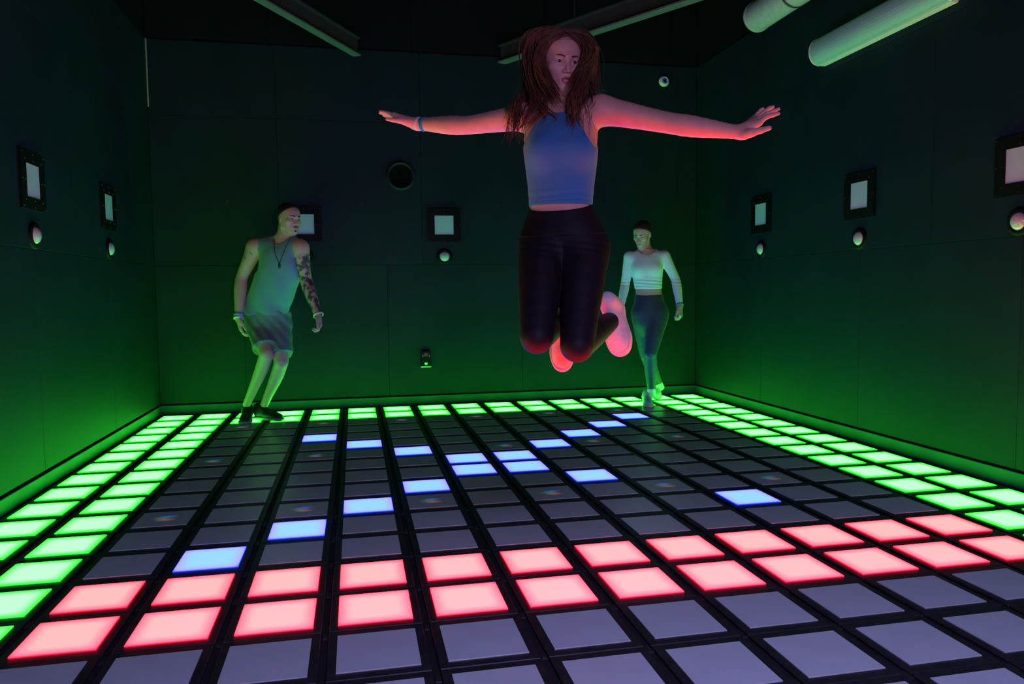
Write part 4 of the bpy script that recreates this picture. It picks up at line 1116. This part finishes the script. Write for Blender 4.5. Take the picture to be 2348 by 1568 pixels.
# shorts
SHORT = Sdf(); PV = Sdf(); PV.loft([r for r in J['torso'] if r[0] < .95], X, FW, 0, .004, 2.3); SHORT.group(PV)
for i in (0, 1):
    Lg = Sdf(); h, k = V(J['hip'][i]), V(J['kn'][i]); e = lerp(h, k, .82)
    Lg.cone(h, lerp(h, k, 1.0), .104, .094, 0); Lg.half(e, unit(k - h) + V(0, 0, -.25)); SHORT.group(Lg, 0, .04)
SHORT.half((0, 0, J['torso'][3][0] - .05), (0, 0, 1))
SHORT.field(lambda P: .006 * np.sin((P[:, 0] * 70 + P[:, 2] * 40)) * np.sin(P[:, 2] * 31 + P[:, 0] * 11), 'w')
SHORTC = mat('grey_shorts', (.13, .15, .17), .8, .1, 150, .2, 600)
skin_mesh('shorts', SHORT, .005, root_loc, SHORTC, P2)
BSH = mat('black_trainer', (.012, .012, .014), .6, .2, 60, .2, 400); GSO = mat('grey_rubber', (.28, .28, .30), .6, .1, 60)
for i in (0, 1): make_shoe(P2, root_loc, J['heel'][i], J['toe'][i], (0, 0, 1), BSH, GSO, .004, J['an'][i], .105, .9)
# necklace with pendant
pts = []
for t in np.linspace(-1, 1, 25):
    a = t * .066; z = nk[2] - .185 + .19 * abs(t) ** 1.25
    p0 = nk + X * (a + .02); fs = np.linspace(.25, -.1, 71)
    Pq = np.array([[p0[0] + FW[0] * q, p0[1] + FW[1] * q, z] for q in fs]); d = np.minimum(SHIRT.eval(Pq), BODY.eval(Pq)); i = int(np.argmax(d < 0))
    pts.append(Pq[max(i - 1, 0)])
nb = MB(); nb.tube(pts, .0022, 6); nck = nb.build('necklace', mat('dark_cord', (.02, .017, .015), .7), P2, smooth=True, org=root_loc)
c = pts[12]; nb = MB(); nb.tube([c + V(0, 0, .004), c - V(0, 0, .01), c - V(0, 0, .03), c - V(0, 0, .04)], [.005, .01, .011, .004], 8, .5, FW); nb.build('pendant', mat('dark_metal', (.05, .045, .04), .4, metal=.6), nck, smooth=True, org=root_loc)
ax = unit(V(J['wr'][0]) - V(J['el'][0])); w0 = V(J['wr'][0])
ring_band(w0 - ax * .022, ax, .033, .022, .004, 'wristband', mat('blue_band', (.10, .30, .62), .5), P2, root_loc)['label'] = 'blue wristband'
ring_band(w0 + ax * .004, ax, .032, .02, .005, 'wristband', mat('white_band', ()), P2, root_loc)['label'] = 'white wristband'
ax = unit(V(J['wr'][1]) - V(J['el'][1])); w0 = V(J['wr'][1])
ring_band(w0 + ax * .008, ax, .036, .016, .004, 'bracelet', mat('pale_bracelet', (.6, .64, .6), .4), P2, root_loc)

# ---- the woman in white
J = W2
root_loc = V(4.0, 3.5, 0)
P3 = empty('person', root_loc)
tag(P3, 'woman in white long-sleeved crop top and dark leggings stepping forward near right corner', 'person')
X, FW = torso_frame(J)
CAMD = unit(V(1.459 - 3.9, -2.70 - 3.4, 0)); RGT = V(-CAMD[1], CAMD[0], 0)
T = Sdf(); T.loft(J['torso'], X, FW, 0, pw=2.15)
nk = V(J['neck'])
hipc = (V(J['hip'][0]) + V(J['hip'][1])) / 2
for m in (-1, 1):
    ch = V(nk[0], nk[1], nk[2] - .155) + FW * .068 + X * m * .058
    T.ell(ch, (.05, .042, .048), np.stack([X, FW, V(0, 0, 1)]), .045)
    T.ell(hipc - FW * .05 + X * m * .05, (.07, .065, .08), np.stack([X, FW, V(0, 0, 1)]), .04)
for i in (0, 1):
    s = V(J['sh'][i]); T.cone(nk - V(0, 0, .02), s + V(0, 0, .0), .038, .042, .04)
AR = Sdf()
for i in (0, 1): arm_chain(AR, J['sh'][i], J['el'][i], J['wr'][i], [.046, .039, .033, .034, .027, .021])
LG = Sdf()
for i in (0, 1): leg_chain(LG, J['hip'][i], J['kn'][i], J['an'][i], [.088, .080, .064, .05, .047, .051, .037, .030], -FW * .015)
HD = Head(J['eyes'], CAMD * math.cos(.35) - RGT * math.sin(.4) + V(0, 0, -.45), .93, V(0, 0, 1) + RGT * .05)
BODY = Sdf(); BODY.group(T); BODY.group(AR, 0, .016); BODY.group(LG, 0, .03)
NKS = Sdf(); NKS.cone(HD.p(0, -.02, -.05), nk + V(0, 0, -.02), .046, .05, .02); BODY.group(NKS, 0, .035)
HD.build(BODY, lid=.0036)
fwd = unit(CAMD)
hand(BODY, J['wr'][0], V(-.2, -.35, -1), X, fwd, .9, .6, .0, .4)
hand(BODY, J['wr'][1], V(-.05, -.3, -1), -X * .8 + V(0, .4, 0), fwd, .95, 1.05, .0, .35)
SK3 = skin_mat('skin_olive', (.50, .32, .24))
skin_mesh('body', BODY, .004, root_loc, SK3, P3, 1, warp=(1.36, 2), w=.4)
HD.eyes(P3, root_loc); HD.brows(BODY, P3, root_loc, DARK, .003); HD.lips(BODY, P3, root_loc, mat('lip_rose', (.42, .15, .14), .45), .0)
HR = HD.hair_cap(.007, (.071, .068), .022)
HR.ell(HD.p(0, -.115, .03), V(.034, .034, .034), HD.fr, .01)
HR.cone(HD.p(0, .075, .10), HD.p(0, .0, .132), .004, .003, .005, 's')
skin_mesh('hair', HR, .004, root_loc, DARK, P3)
zhem = [r for r in J['torso']][::-1][5][0]
TC = Sdf(); TC.group(T, .005); TC.half((0, 0, zhem), (0, 0, -1))
TOP = Sdf(); TOP.group(TC); TOP.group(AR, .0055, .016)
TOP.field(lambda P: -(np.sqrt(((P - (nk + V(0, 0, .055) + FW * .045)) ** 2).sum(1)) - .088), 'i')
TOP.field(lambda P: .0022 * np.sin(P[:, 2] * 230 + P[:, 0] * 20) * np.exp(-((P[:, 2] - zhem - .05) / .04) ** 2), 'w')
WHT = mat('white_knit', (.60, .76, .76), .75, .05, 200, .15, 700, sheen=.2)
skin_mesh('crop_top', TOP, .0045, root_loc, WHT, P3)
G2 = Sdf(); G2.group(T); G2.group(LG, 0, .03)
LEG = Sdf(); LEG.group(G2, .004); LEG.half((nk[0], nk[1], zhem - .04), V(0, 0, 1) + FW * .15)
for i in (0, 1): pass
NAVY = mat('navy_lycra', (.02, .03, .055), .6, .1, 200, .1, 800, sheen=.15)
skin_mesh('leggings', LEG, .0045, root_loc, NAVY, P3)
PSH = mat('pale_trainer', (.50, .54, .60), .55, .1, 60, .2, 400)
for i in (0, 1):
    d = V(J['toe'][i]) - V(J['heel'][i])
    make_shoe(P3, root_loc, J['heel'][i], J['toe'][i], (0, 0, 1), PSH, SOLEW, .004, J['an'][i], .092, 1.1)
    an, kn = V(J['an'][i]), V(J['kn'][i]); a = unit(an - kn)
    b = MB(); b.tube([an - a * .06, an - a * .03, an + a * .005, an + a * .03], [.036, .0365, .038, .039], 20); b.build('sock', WHITE, P3, smooth=True, org=root_loc)
ax = unit(V(J['wr'][1]) - V(J['el'][1]))
ring_band(V(J['wr'][1]) - ax * .012, ax, .027, .016, .004, 'wristband', mat('blue_band', ()), P3, root_loc)
